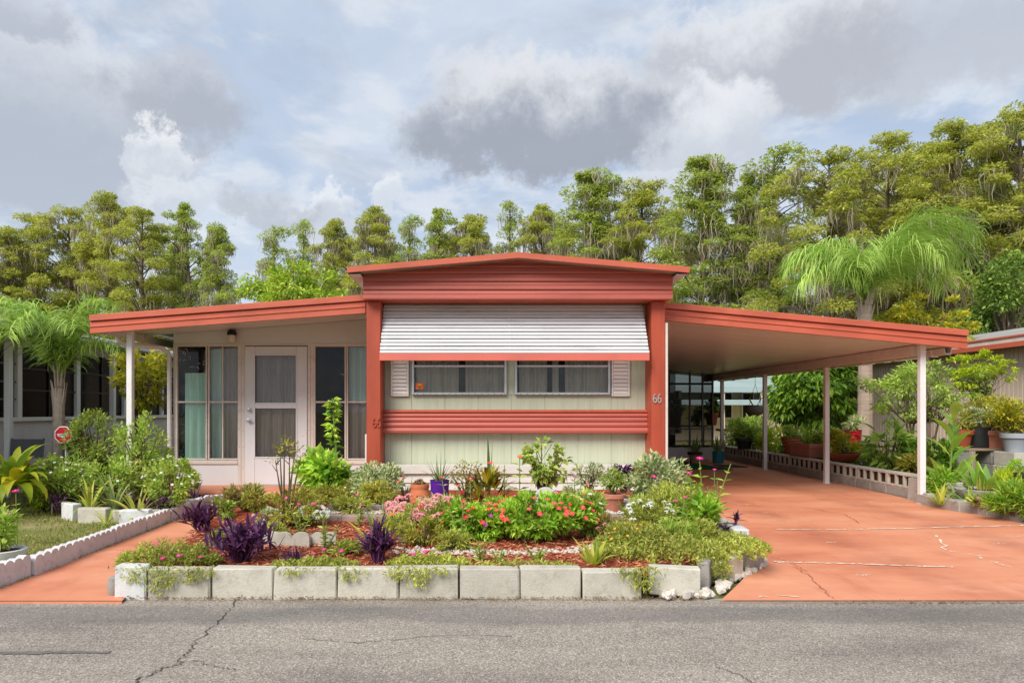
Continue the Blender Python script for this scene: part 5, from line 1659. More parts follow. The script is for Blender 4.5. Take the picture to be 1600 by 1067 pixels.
def frond_mesh(key, L_, el, arch, leaflet, n, mat="lf_palm", droop=1.05, seg=12):
    """feather palm frond: arching midrib with two ranks of drooping leaflets"""
    p = np.array([0., 0., 0.]); a = R(el); pts = [p.copy()]; dirs = []
    for i in range(seg):
        d = np.array([math.cos(a), 0, math.sin(a)]); dirs.append(d); p = p + d * L_ / seg; pts.append(p.copy()); a -= R(arch) / seg * (.3 + 1.4 * i / seg)
    dirs.append(dirs[-1]); pts = np.array(pts); dirs = np.array(dirs)
    parts = []
    for s_ in (-1, 1):
        for k in range(n):
            t = .10 + .90 * (k + random.random() * .6) / n; f = t * seg; i = min(seg - 1, int(f)); u = f - i
            c = pts[i] * (1 - u) + pts[i + 1] * u; d = dirs[i]
            ll = leaflet * (math.sin(math.pi * (.12 + .80 * t)) ** .6) * random.uniform(.8, 1.1)
            side = np.array([0, s_, 0]); dd = nrm(side * .75 + d * .65 + np.array([0, 0, random.uniform(-.2, .7)]) + rng.normal(0, .16, 3))
            q = [c]; g = dd
            for m in range(4):
                q.append(q[-1] + g * ll / 4); g = nrm(g + np.array([0, 0, -droop * (.45 + .25 * m)]) + rng.normal(0, .10, 3))
            w = .019 * random.uniform(.7, 1.2); wd = nrm(np.cross(dd, [0, 0, 1.0]) + d * .6)
            V = []
            for m, ww in enumerate((.6, 1, .9, .6)): V += [q[m] - wd * w * ww * .5, q[m] + wd * w * ww * .5]
            V.append(q[4])
            parts.append((np.array(V), np.array([[0, 1, 3], [0, 3, 2], [2, 3, 5], [2, 5, 4], [4, 5, 7], [4, 7, 6], [6, 7, 8]])))
    b = MB(); b.tube([tuple(x) for x in pts], [.022 * (1 - .85 * i / seg) + .003 for i in range(seg + 1)], 5)
    tv = np.array(b.v); tf = []
    for f in b.f:
        for j in range(1, len(f) - 1): tf.append((f[0], f[j], f[j + 1]))
    parts.append((tv, np.array(tf)))
    V, T = cat(parts); me = np_mesh(key, V, T); me.materials.append(M[mat]); return me


def palm(label, base, h, tr, fronds, droop=1.05, lean=(0, 0), bark="palm_bark", boot=True):
    base = Vector(base); t = thing("palm_tree", label, "tree", base)
    b = MB(); pts, rr = [], []
    n = 26
    for i in range(n + 1):
        u = i / n; pts.append(base + Vector((lean[0] * u * u, lean[1] * u, h * u))); rr.append(tr * (1.18 - .25 * u) * (1.0 + (.045 if i % 2 else 0)))
    b.tube(pts, rr, 12); b.build("trunk", M[bark], t)
    top = pts[-1]
    b = MB()
    for i in range(16 if boot else 8):     # old leaf bases round the crown shaft
        a = i * 2.4; z = -.45 * (i % 5) / 5 + .02
        c = top + Vector((math.cos(a) * tr * .7, math.sin(a) * tr * .7, z)); b.tube([c, c + Vector((math.cos(a) * tr * .35, math.sin(a) * tr * .35, .14)), c + Vector((math.cos(a) * tr * .7, math.sin(a) * tr * .7, .24 + .1 * random.random()))], [tr * .30, tr * .16, tr * .04], 5)
    b.build("leaf_bases", M["bark_pale"], t)
    for (az, el, arch, L_, ll, nn) in fronds:
        me = frond_mesh("frond", L_, el, arch, ll, nn, droop=droop)
        inst("frond", me, t, top + Vector((0, 0, .12)), (0, 0, R(az)))
    return t

# ------------------------------------------------------------------ trees behind the houses
row = [(-50, 350, 37, 0, 1.1), (12, 366, 36, 1, 1.0), (58, 346, 38, 0, 1.05), (108, 338, 38, 3, .9), (170, 312, 37, 1, .9), (230, 338, 35, 3, 1.0), (297, 325, 36, 4, .85), (350, 362, 36, 2, 1.0),
       (428, 363, 44, 5, 1.1), (474, 350, 46, 5, .75), (522, 352, 44, 1, .9), (588, 332, 42, 1, 1.0), (640, 344, 46, 5, .9), (672, 332, 44, 4, .9), (735, 344, 44, 1, 1.0), (797, 325, 46, 5, .8), (848, 328, 44, 1, 1.0),
       (925, 282, 37, 2, 1.25), (1003, 296, 36, 0, 1.15), (1093, 263, 32, 2, 1.25), (1150, 282, 33, 4, 1.1), (1210, 246, 32, 5, 1.35), (1300, 256, 28, 3, 1.15), (1350, 272, 32, 0, 1.0), (1402, 226, 27, 3, 1.0), (1450, 238, 29, 1, 1.0), (1492, 208, 26, 0, 1.0), (1545, 214, 28, 4, 1.1), (1588, 192, 25, 3, 1.0), (1660, 190, 25, 0, 1.1)]
special = {170: "tall cypress with open crown rising above its neighbours, above the left palm", 297: "slim mossy cypress with pointed top, above the left porch roof", 588: "broad crowned cypress just left of the red gable peak", 797: "slender cypress with narrow top directly above the roof peak",
           925: "very mossy wide cypress right of the roof peak", 1093: "mossy cypress with long grey beards above the carport's left end", 1210: "open airy cypress with a bare pale trunk above the carport", 1300: "dense yellow green cypress above the palm's left fronds"}
words = ["leftmost", "second", "third", "fourth", "fifth", "sixth", "seventh", "eighth", "ninth", "tenth", "eleventh", "twelfth", "thirteenth", "fourteenth", "fifteenth", "sixteenth", "seventeenth", "eighteenth", "nineteenth", "twentieth", "twenty-first", "twenty-second", "twenty-third", "twenty-fourth", "twenty-fifth", "twenty-sixth", "twenty-seventh", "twenty-eighth", "twenty-ninth", "thirtieth"]
for i, (px, top, D_, k, w) in enumerate(row):
    lab = special.get(px) or f"moss hung cypress, {words[i]} from the left in the front tree row"
    cypress(px, top, D_, k, lab, w)
back = [(35, 392, 50, 2), (140, 380, 50, 0), (265, 385, 50, 2), (545, 388, 56, 0), (615, 382, 56, 2), (700, 374, 56, 0), (880, 354, 52, 0), (965, 338, 48, 2), (1050, 340, 46, 4), (1180, 342, 44, 0), (1375, 312, 40, 0), (1470, 296, 40, 2), (1545, 280, 38, 0)]
for i, (px, top, D_, k) in enumerate(back):
    cypress(px, top, D_, k, f"farther cypress, {words[i]} from the left in the shadowed second row", 1.15, None, "second row of cypress trees")

leaf_tree("broadleaf_tree", "rounded bright green tree behind the left porch roof", (XA(462, 20), 20, 0), (XA(462, 20), 20, ZA(462, 20)), (1.55, 1.3, 1.15), 7500, .15, .06, "lf_tree_bright", 60, .14, up=.0, tight=.22, shell=.3)
leaf_tree("broadleaf_tree", "dense dark green tree with drooping leaves behind the carport posts", (XA(1268, 17), 17, 0), (XA(1268, 17), 17, ZA(612, 17)), (1.15, 1.1, 1.05), 6500, .20, .075, "lf_tree", 42, .11, up=-.35)
leaf_tree("broadleaf_tree", "dark evergreen tree at the right edge above the beige house", (XA(1575, 22), 22, 0), (XA(1575, 22), 22, ZA(485, 22)), (1.6, 1.5, 1.9), 6500, .17, .08, "lf_dark", 40, .16, up=0)
leaf_tree("broadleaf_tree", "dark hedge tree above the pale back house", (XA(1165, 36), 36, 0), (XA(1165, 36), 36, 2.6), (2.6, 1.5, 1.3), 3500, .25, .12, "lf_dark", 34, .16)
leaf_tree("yellow_tree", "small tree with yellow green leaves above the carport's right end", (XA(1450, 13.8), 13.8, 0), (XA(1450, 13.8), 13.8, ZA(502, 13.8)), (1.2, .7, .55), 2000, .11, .045, "lf_yellow", 46, .05, "bark", up=.2, tight=.15, shell=.1)
leaf_tree("feathery_tree", "light feathery shrub tree with several thin stems in front of the beige house", (XA(1432, 11.2), 11.2, .05), (XA(1440, 11.2), 11.2, ZA(608, 11.2)), (1.15, .7, .62), 4600, .075, .028, "lf_light", 60, .022, "stem", up=.1, tight=.15, shell=.2, trunks=5)
leaf_tree("feathery_tree", "airy yellow green young tree against the beige wall at the right edge", (XA(1535, 10.9), 10.9, .05), (XA(1530, 10.9), 10.9, ZA(578, 10.9)), (.62, .35, .30), 1500, .07, .026, "lf_lime", 40, .016, "stem", up=.1, tight=.14, shell=.1, trunks=3)
leaf_tree("feathery_tree", "yellow green feathery young tree between the left porch and the neighbour", (XA(222, 10.6), 10.6, .05), (XA(224, 10.6), 10.6, ZA(592, 10.6)), (.48, .45, .58), 2400, .085, .032, "lf_yellow", 36, .02, "stem", up=.1, tight=.24, shell=.3, trunks=3)

palm("large palm with arching feathery fronds behind the carport roof", (XA(1352, 13.6), 13.6, 0), ZA(478, 13.6), .125,
     [(174, 66, 140, 2.0, .95, 130), (188, 50, 140, 1.8, .9, 120), (160, 76, 140, 2.0, .9, 110), (4, 66, 145, 2.9, 1.15, 160), (-8, 78, 150, 3.0, 1.15, 160), (12, 54, 140, 2.4, 1.0, 140), (200, 80, 140, 1.8, .85, 100), (-60, 70, 160, 2.0, .95, 110), (-125, 66, 160, 1.8, .85, 100), (28, 76, 140, 2.6, 1.0, 120)])
palm("small palm with shaggy pale trunk and drooping fronds in the left garden", (XA(92, 9.4), 9.4, 0), ZA(606, 9.4), .072,
     [(178, 84, 190, 2.1, .50, 130), (165, 87, 200, 2.1, .48, 120), (6, 76, 140, 1.55, .48, 100), (-8, 60, 120, 1.15, .44, 80), (25, 84, 150, 1.6, .48, 90), (-90, 80, 185, 1.6, .5, 90), (230, 84, 190, 1.9, .5, 110), (-45, 80, 150, 1.4, .46, 90), (-20, 87, 130, 1.6, .46, 90), (182, 62, 160, 1.5, .45, 90)], .7, bark="bark_pale")

# ------------------------------------------------------------------ left garden
def Bp(px, y, dz=0): return (XA(px, y), y, bedz(y) + dz)
def Lp(px, y, z=.08): return (XA(px, y), y, z)


bush("shrub", "dark leafy shrub beside the small palm and red sign", Lp(150, 9.0), .40, .36, 1.22, 1900, .06, .03, "lf_bush", .10, 46, tight=.2, shell=.15)
bush("shrub", "light green leggy shrub against the left porch post", Lp(222, 8.55), .34, .30, 1.10, 1500, .06, .026, "lf_light", .05, 44, tight=.19, shell=.15)
bush("shrub", "low dark shrub behind the red octagonal sign", Lp(128, 9.25), .3, .25, .9, 1000, .07, .04, "lf_dark", .1, 12)
t = rosette("corn_plant", "large yellow green corn plant with broad drooping leaves at the left edge", Lp(22, 7.7, .36), 54, .54, .13, "lf_corn", (15, 84), (90, 150), rad=.05)
b = MB(); b.tube([Lp(20, 7.7, -.01), Lp(22, 7.7, .2), Lp(22, 7.7, .42)], .03, 8); b.build("cane", M["stem"], t)
rosette("corn_plant", "smaller green corn plant half hidden behind the yellow one at the left edge", Lp(-12, 8.1, .25), 18, .45, .09, "lf_canna", (35, 78), (80, 140), rad=.03)
F_ = FL
bush("periwinkle", "white flowered periwinkle at the left end of the left bed", Lp(88, 7.95), .32, .26, .62, 1100, .055, .024, "lf_light", .05, 26, tight=.24, shell=.2, fl=((F_["white"], 16, .02),))
bush("periwinkle", "white flowered periwinkle in the middle of the left bed behind strap leaves", Lp(178, 8.0), .42, .28, .60, 1000, .06, .026, "lf_light", .05, 30, tight=.22, shell=.2, fl=((F_["white"], 10, .018),))
bush("periwinkle", "white flowered periwinkle beside the scalloped edging at the right of the left bed", Lp(268, 7.55), .30, .27, .64, 1500, .05, .026, "lf_light", .02, 26, tight=.25, shell=.25, fl=((F_["white"], 24, .019),))
rosette("strap_plant", "green and bronze strap leaved clump behind the left bed blocks", Lp(140, 7.62), 20, .50, .04, "lf_strap", (30, 82), (40, 100))
rosette("strap_plant", "silvery banded bromeliad clump in the middle of the left bed", Lp(178, 7.55), 18, .46, .042, "lf_snake", (45, 85), (20, 70))
rosette("strap_plant", "arching yellow edged strap plant leaning over the whitewashed block", Lp(214, 7.22), 22, .44, .035, "lf_strap_yellow", (10, 75), (30, 80))
rosette("strap_plant", "tuft of thin green leaves between two blocks of the left bed", Lp(166, 7.18, .0), 14, .24, .02, "lf_strap", (20, 80), (30, 90))
purple_heart("dark purple trailing plant at the corner of the left bed beside white periwinkle", Lp(246, 7.36), 8, .20, .24, .8)
purple_heart("small purple plant at the far left corner of the left bed", Lp(88, 7.72), 5, .16, .18, .8)
rosette("strap_plant", "dark bronze stemmed plant in front of the porch kick panel", Lp(302, 8.35, .03), 15, .36, .035, "lf_purple", (25, 80), (20, 70))
bush("shrub", "small leafy plant with yellow leaves at the edge of the lawn", Lp(70, 8.05, 0), .22, .2, .28, 500, .05, .03, "lf_lime", .0, 8)
t, zt = pot("white concrete bowl pot on the lawn at the left edge", (XA(2, 5.25), 5.25, 0), .17, .14, "pot_white", "bowl")
bush("potted_zinnia", "pale green leafy plant with magenta flowers in the white bowl pot", (XA(0, 5.25), 5.25, zt), .15, .13, .34, 420, .07, .03, "lf_light", .1, 9, fl=((F_["violet"], 2, .025),))
tall_stem("tall magenta zinnia at the left edge above the lawn", (XA(27, 6.0), 6.0, 0), ZA(768, 6.0), "lf_bush", .06, .025, 4, "zinnia", .035)

# octagonal sign on a white stake
sp_ = P(98.5, 679, 8.85); sp_.z = 0
sign = thing("garden_sign", "red octagonal sign with white border on a thin stake by the palm trunk", "sign", sp_)
c = P(98.5, 679, 8.85)
for r_, y_, m_, nm in ((.118, .0, "sign_white", "sign_border"), (.104, -.006, "sign_red", "sign_face")):
    b = MB(); b.py_([(c.x + r_ * math.cos(R(22.5 + 45 * k)), c.z + r_ * math.sin(R(22.5 + 45 * k))) for k in range(8)], c.y + y_, c.y + y_ + .005); b.build(nm, M[m_], sign)
b = MB(); b.py_([(c.x + x, c.z + z) for x, z in ((-.075, .010), (.045, .012), (.066, .036), (.070, .010), (.055, -.022), (.02, -.026), (.0, -.034), (-.02, -.026), (-.055, -.022))], c.y - .009, c.y - .0065); b.build("emblem", M["sign_white"], sign)
b = MB()
for k, x in enumerate((-.050, -.034, -.018, -.002, .014, .030)): b.box(c.x + x, c.x + x + .012, c.y - .0115, c.y - .0095, c.z - .014, c.z + .004)
b.build("lettering", M["sign_teal"], sign)
b = MB(); b.box(c.x + .02, c.x + .036, c.y + .006, c.y + .018, -.01, c.z - .05, .002); b.build("stake", M["white_metal"], sign)
# folding chair on the neighbour's side
cx, cy = XA(28, 9.15), 9.15
ch = thing("garden_chair", "grey metal garden chair behind the corn plant at the left edge", "chair", (cx, cy, 0))
for dx in (-.22, .22):
    b = MB(); b.tube([(cx + dx, cy + .2, 0), (cx + dx, cy + .16, .45), (cx + dx, cy + .2, .82)], .012, 6); b.build("back_leg", M["chair_metal"], ch)
    b = MB(); b.tube([(cx + dx, cy - .2, 0), (cx + dx, cy - .2, .43)], .012, 6); b.build("leg", M["chair_metal"], ch)
b = MB(); b.box(cx - .22, cx + .22, cy - .21, cy + .18, .42, .45, .008); b.build("seat", M["chair_metal"], ch)
b = MB(); b.box(cx - .215, cx + .215, cy + .18, cy + .20, .55, .81, .006); b.build("backrest", M["chair_metal"], ch)

# ------------------------------------------------------------------ front bed
creeper("trailing moss rose with magenta flowers spilling over the left end blocks", 4.62, 186, 342, .36, 4200, "lf_cover", [(215, .10), (250, .17), (262, .13), (300, .10), (318, .07)], [(243, 850, .022), (254, 872, .02), (280, 868, .022), (313, 870, .018), (207, 862, .012), (182, 868, .010), (213, 906, .012)], .2)
creeper("low trailing moss rose between the two big purple plants", 4.58, 425, 560, .225, 2600, "lf_cover", [(462, .05), (545, .09)], [(506, 858, .020), (533, 861, .022), (490, 864, .012)], .15)
creeper("low trailing moss rose right of the smaller purple plant", 4.60, 605, 735, .25, 2800, "lf_cover", [(618, .08), (650, .13), (657, .09), (690, .05)], [(645, 866, .022), (664, 862, .024)], .16)
creeper("thin trailing weeds in front of the white gravel", 4.58, 735, 900, .195, 900, "lf_cover", [], [], .13)
creeper("wide yellow green ground cover with small yellow flowers at the right of the bed", 4.92, 935, 1125, .36, 5200, "lf_cover", [(985, .06), (1008, .17), (1000, .14)], [], .42, .034, .012)
creeper("feathery ground cover trailing over the outer corner of the bed", 5.10, 1085, 1196, .30, 4200, "lf_cover", [], [], .40, .034, .012)
t = bush("ground_cover", "trailing weed hanging between the corner blocks beside the white stones", (XA(1122, 4.70), 4.70, .0), .13, .10, .24, 900, .032, .012, "lf_cover", 0, 8, stems=False, cat_="plant")
purple_heart("largest purple leaved plant spilling over the third block", Bp(374, 4.72), 30, .30, .27, 1.0)
purple_heart("second purple leaved plant with a dark crown above the fifth block", Bp(590, 4.68), 20, .17, .26, 1.0)
purple_heart("purple leaved plant at the left edge of the bed beside the walkway", Bp(318, 5.75), 18, .22, .24, 1.0)
purple_heart("stray purple sprig over the driveway at the right of the bed", (XA(1146, 5.75), 5.75, .15), 3, .16, .2, .9)
purple_heart("few small purple shoots in mulch in front of the border stones", Bp(455, 4.62), 4, .10, .08, .7)
rosette("strap_plant", "yellow green strap leaves standing behind the second purple plant", Bp(590, 5.0), 9, .33, .035, "lf_strap_yellow", (45, 75), (5, 30))
t = bush("wispy_shrub", "yellow green shrub with tall bare stems in the left of the bed", Bp(455, 5.95), .30, .24, .36, 1300, .045, .016, "lf_olive", .0, 30, tight=.22, shell=.15, cat_="bush")
b = MB(); q0 = Vector(Bp(447, 5.95))
tips = [(437, 700), (444, 690), (452, 705), (462, 696), (470, 712), (430, 718)]
for k, (px, py) in enumerate(tips):
    q = P(px, py, 5.95 + random.uniform(-.08, .08)); m = q0.lerp(q, .55) + Vector((random.uniform(-.02, .02), 0, .02)); b.tube([q0 + Vector((.012 * (k - 3), 0, 0)), m, q], [.011, .008, .003], 5)
    for s_ in range(3):
        f = random.uniform(.55, .9); p = m.lerp(q, f); b.tube([p, p + Vector((random.uniform(-.09, .09), random.uniform(-.03, .03), .07))], [.004, .002], 4)
b.build("bare_stems", M["stem"], t)
C = np.array([P(px, py, 5.95) for px, py in tips])[rng.integers(0, 6, 130)] + rng.normal(0, .035, (130, 3))
V, T = leaves(C, rng.normal(0, 1, (130, 3)), .035, .014); np_part("tip_leaves", V, T, "lf_olive", t)
bush("wispy_shrub", "loose yellow green plants behind the wispy shrub before the door step", Bp(520, 7.0), .40, .28, .22, 1300, .045, .016, "lf_olive", 0, 18, cat_="bush")
bush("coleus", "light green and bronze coleus at the left back of the bed by the walkway", Bp(383, 6.6), .20, .18, .26, 700, .06, .03, "lf_coleus", .02, 14)
bush("coleus", "bronze and green leafy plant behind the left purple plant", Bp(352, 6.3, -.05), .14, .14, .24, 450, .05, .026, "lf_bush", .02, 9)
t = bush("alyssum", "white flower mound with one magenta bloom in the left of the bed", Bp(490, 5.95), .14, .12, .20, 420, .03, .014, "lf_light", 0, 10, fl=((F_["whitec"], 46, .020),))
put_flower("zinnia", t, P(490, 787, 5.86), .026)
bush("alyssum", "pale flowered low plant left of the wispy shrub", Bp(420, 5.9), .13, .12, .18, 420, .032, .014, "lf_varieg", 0, 10, fl=((F_["whitec"], 12, .016),))
tall_stem("small green stemmed plant in front of the right border stone", Bp(507, 4.95), .32, "lf_bush", .055, .022, 7, None, stems=4, spread=.10)
t = bush("shrub", "bright green broadleaf shrub with one tall leading shoot left of the red column", Bp(522, 7.55), .37, .34, .55, 1900, .125, .055, "lf_bright", .05, 22, up=.05, tight=.34)
b = MB(); q0 = Vector(Bp(522, 7.5)); q1 = P(519, 622, 7.5); b.tube([q0, q0.lerp(q1, .5) + Vector((.03, 0, 0)), q1], [.016, .012, .005], 6); b.build("leading_shoot", M["stem_green"], t)
f = rng.random(95) ** .8 * .58 + .42; C = np.array(q0)[None] * (1 - f[:, None]) + np.array(q1)[None] * f[:, None]; d = np.stack([rng.normal(0, 1, 95), rng.normal(0, 1, 95), rng.uniform(-.1, .5, 95)], 1)
V, T = leaves(C + nrm(d) * .015, d, rng.uniform(.08, .13, 95) * (1.2 - .4 * f), .05, .18, .3); np_part("shoot_leaves", V, T, "lf_bright", t)
bush("variegated_bush", "cream and green variegated bush right of the bright shrub", Bp(592, 7.05), .29, .27, .42, 2400, .045, .024, "lf_varieg", .02, 24)
bush("variegated_bush", "yellow green low bush in front of the left variegated bush", Bp(590, 6.75), .22, .16, .24, 900, .05, .02, "lf_olive", .0, 12)
bush("pink_flower", "pink cluster flowers on loose stems beside the strawberry pot", Bp(642, 5.95), .24, .20, .27, 900, .05, .016, "lf_cover", .0, 14, fl=((F_["pinkc"], 24, .040),))
bush("pink_flower", "pink and red flower clusters left of the big red flowered bush", Bp(694, 5.62), .26, .24, .31, 1500, .055, .02, "lf_bush", .0, 16, fl=((F_["pinkc"], 26, .042), (F_["redc"], 8, .030)))
bush("flowering_mass", "big mound of green leaves dotted with coral flowers in the middle of the bed", Bp(838, 5.50), .54, .38, .365, 5600, .052, .026, "lf_bright", .0, 80, up=.5, tight=.15, shell=.5, fl=((F_["coral"], 44, .025), (F_["red"], 5, .022)))
bush("flowering_mass", "lower green mound with pink and red flowers left of the coral flowers", Bp(744, 5.45), .30, .28, .31, 2200, .052, .025, "lf_bright", .0, 44, tight=.17, shell=.4, fl=((F_["red"], 9, .024), (F_["coral"], 9, .022), (F_["violet"], 5, .02)))
bush("periwinkle", "white flowered plant at the right end of the coral flowers", Bp(920, 5.55), .16, .18, .36, 900, .07, .03, "lf_bush", 0, 12, fl=((F_["white"], 8, .022), (F_["coral"], 4, .02)))
t = rosette("croton", "croton with dark red, green and yellow leaves behind the flower mound", Bp(762, 6.45), 40, .22, .045, "lf_croton", (20, 85), (10, 60), rad=.13, variants=8)
b = MB()
for k in range(10):
    a = k * 2.4; p = Vector(Bp(762, 6.45)); q = p + Vector((math.cos(a) * .13, math.sin(a) * .1, .12 + .02 * (k % 5))); b.tube([p, q], [.008, .005], 4)
b.build("stems", M["stem"], t)
ms = strap_set("leaf", 6, .17, .04, (20, 80), (10, 60), "lf_croton")
for k in range(90):
    a = k * 2.4; rr = .05 + .13 * (k % 7) / 7; inst("leaf", random.choice(ms), t, Vector(Bp(762, 6.45)) + Vector((math.cos(a) * rr, math.sin(a) * rr * .8, .12 + .26 * (1 - rr / .2) + random.uniform(-.05, .06))), (0, 0, a), random.uniform(.8, 1.1))
rosette("croton", "small golden yellow croton right of the dark croton", Bp(792, 6.2, .12), 30, .15, .035, "lf_croton_yellow", (25, 85), (10, 60), rad=.04)
tall_stem("tall zinnia with a flat coral flower in front of the siding", Bp(812, 6.75), ZA(715, 6.75) - .24, "lf_bush", .10, .045, 7, "pinkz", .034)
tall_stem("tall thin zinnia with a pink flower below the dark spike leaf", Bp(766, 6.85), ZA(724, 6.85) - .24, "lf_bush", .05, .02, 3, "pinkz", .036)
tall_stem("shorter leafy zinnia between croton and vine", Bp(788, 6.8), .42, "lf_bush", .11, .05, 6, "pinkz", .001)
rosette("snake_plant", "single dark banded spike leaf standing against the siding", Bp(765, 7.4), 2, .66, .05, "lf_snake", (88, 89), (2, 5), rad=.01, smin=1.0)
t = bush("vine", "climbing vine with heart shaped leaves on a thin stick before the siding", Bp(850, 7.15), .24, .16, .70, 330, .075, .052, "lf_bush", .22, 26, up=-.1, tight=.2, shell=.2, cat_="plant")
C = np.array([P(838 + random.uniform(-18, 22), 690 + random.uniform(0, 30), 7.1) for _ in range(26)]); V, T = leaves(C, rng.normal(0, 1, (26, 3)), .04, .02); np_part("tendril_leaves", V, T, "lf_bush", t)
b = MB(); b.tube([P(850, 775, 7.1), P(846, 720, 7.1), P(836, 694, 7.1)], .004, 4); b.tube([P(846, 720, 7.1), P(862, 694, 7.1)], .003, 4); b.build("tendrils", M["stem_green"], t)
rosette("strap_plant", "short broad green strap leaves in front of the purple pot", Bp(700, 6.0), 7, .30, .05, "lf_strap", (55, 80), (5, 30))
rosette("strap_plant", "single upright broad leaf in front of the left terracotta pot", Bp(904, 5.95), 2, .28, .055, "lf_canna", (82, 86), (5, 10), rad=.01)
rosette("snake_plant", "yellow edged snake plant at the front of the bed above the eighth block", Bp(926, 4.62), 15, .20, .035, "lf_strap_yellow", (35, 80), (5, 35))
rosette("snake_plant", "dark green centre shoots of snake plant beside the yellow edged one", Bp(934, 4.66), 8, .18, .032, "lf_dark", (40, 80), (5, 30))
rosette("bromeliad", "small grey pink bromeliad at the front edge above the sixth block", Bp(799, 4.55), 9, .13, .022, "lf_coleus", (30, 75), (10, 50))
tall_stem("small soft green seedling in front of the flower mound, near the sixth block", Bp(752, 4.72), .17, "lf_bush", .06, .026, 5, None, stems=3, spread=.06)
tall_stem("small pale seedling in the white gravel, near the seventh block", Bp(838, 4.7), .13, "lf_light", .045, .016, 6, None, stems=4, spread=.08)
tall_stem("thin seedling in the white gravel left of the bromeliad", Bp(780, 4.66), .11, "lf_light", .04, .016, 5, None, stems=3, spread=.05)
bush("variegated_bush", "large cream edged variegated bush beside the carport column", Bp(1028, 6.75), .30, .28, .52, 3200, .05, .028, "lf_varieg", .0, 30)
tz = tall_stem("magenta zinnia rising above the right variegated bush", Bp(1022, 6.42), ZA(746, 6.42) - bedz(6.42), "lf_bush", .05, .02, 3, "zinnia", .036)
bush("variegated_bush", "yellow green plant below the right variegated bush", Bp(1030, 6.15), .28, .2, .30, 1500, .05, .022, "lf_light", .0, 16)
bush("alyssum", "white flowered herb on the right slope of the bed", Bp(1012, 5.60), .22, .2, .30, 1300, .045, .014, "lf_cover", .0, 14, fl=((F_["whitec"], 26, .022),))
bush("herb", "feathery green herb in the right half of the bed", Bp(1060, 5.75), .26, .24, .42, 2000, .05, .012, "lf_cover", .0, 16)
tz = tall_stem("branching green zinnia with a magenta bloom and buds near the driveway", Bp(1102, 5.65), .62, "lf_bright", .085, .04, 8, "zinnia", .034, 0, stems=5, spread=.22)
bush("zinnia_foliage", "dense bright leaves at the foot of the branching zinnia", Bp(1092, 5.62), .22, .2, .36, 700, .085, .045, "lf_bright", .0, 14)
t = bush("small_flower", "bushy yellow flowered plant above the last straight block", Bp(985, 4.98), .24, .2, .22, 1500, .04, .012, "lf_cover", .0, 12, fl=((F_["yellow"], 16, .012),))
bush("small_flower", "pinkish sprig in red mulch right of the coral flowers", Bp(950, 5.35), .10, .1, .22, 260, .05, .02, "lf_coleus", .0, 7, fl=((F_["pinkc"], 4, .018),))
rosette("strap_plant", "small red tipped strap plant among the right ground cover", Bp(1078, 5.05), 10, .2, .022, "lf_canna", (35, 80), (5, 40))

# fillers: loose growth between the main plants
fill = [(402, 6.5, .18, .20, "lf_olive", "thin yellow green growth beside the walkway, left of the wispy shrub"), (545, 6.45, .22, .20, "lf_cover", "low sprawling weeds in front of the grey bricks on the left"), (480, 6.45, .22, .22, "lf_olive", "wispy growth behind the white flower mound"), (555, 7.2, .24, .26, "lf_olive", "loose low growth between bright shrub and variegated bush"),
        (425, 5.45, .16, .13, "lf_cover", "sprawling weeds behind the left border stone"), (535, 4.95, .16, .10, "lf_cover", "small weeds in the mulch left of the second purple plant"), (660, 5.25, .22, .22, "lf_olive", "loose stems in front of the pink flower clusters"), (620, 5.6, .14, .18, "lf_cover", "pale weeds at the right end of the left mulch patch"),
        (705, 5.05, .16, .17, "lf_cover", "grassy tuft at the left end of the white gravel"), (960, 5.05, .18, .16, "lf_cover", "low growth at the foot of the yellow flowered plant"), (1000, 5.3, .20, .20, "lf_olive", "dry yellow green growth below the white flowered herb"), (1045, 5.2, .22, .22, "lf_light", "soft light green growth in the right slope of the bed"), (1090, 5.2, .2, .22, "lf_cover", "feathery growth at the foot of the zinnia near the driveway"), (350, 5.2, .16, .14, "lf_cover", "trailing growth behind the largest purple plant")]
for px, y_, rr_, hh_, mt_, lab in ((112, 8.25, .30, .62, "lf_light", "light leafy growth between the palm trunk and the left bed blocks"), (232, 8.2, .28, .55, "lf_olive", "yellow green growth behind the arching strap plant"), (58, 8.6, .3, .45, "lf_bush", "low green growth at the foot of the small palm"), (285, 8.6, .22, .4, "lf_light", "light growth against the porch downspout"), (200, 8.9, .3, .8, "lf_bush", "mid green growth in front of the left porch post")):
    bush("ground_plant", lab, Lp(px, y_), rr_, rr_ * .8, hh_, 800, .055, .022, mt_, 0, 30, tight=.2, shell=.15, cat_="plant")
for px, y_, rr_, hh_, mt_, lab in fill:
    bush("ground_plant", lab, Bp(px, y_, -.01), rr_, rr_ * .8, hh_, int(2600 * rr_ ** 1.2 * 3), .04, .013, mt_, 0, 22, tight=.24, shell=.2, cat_="plant")
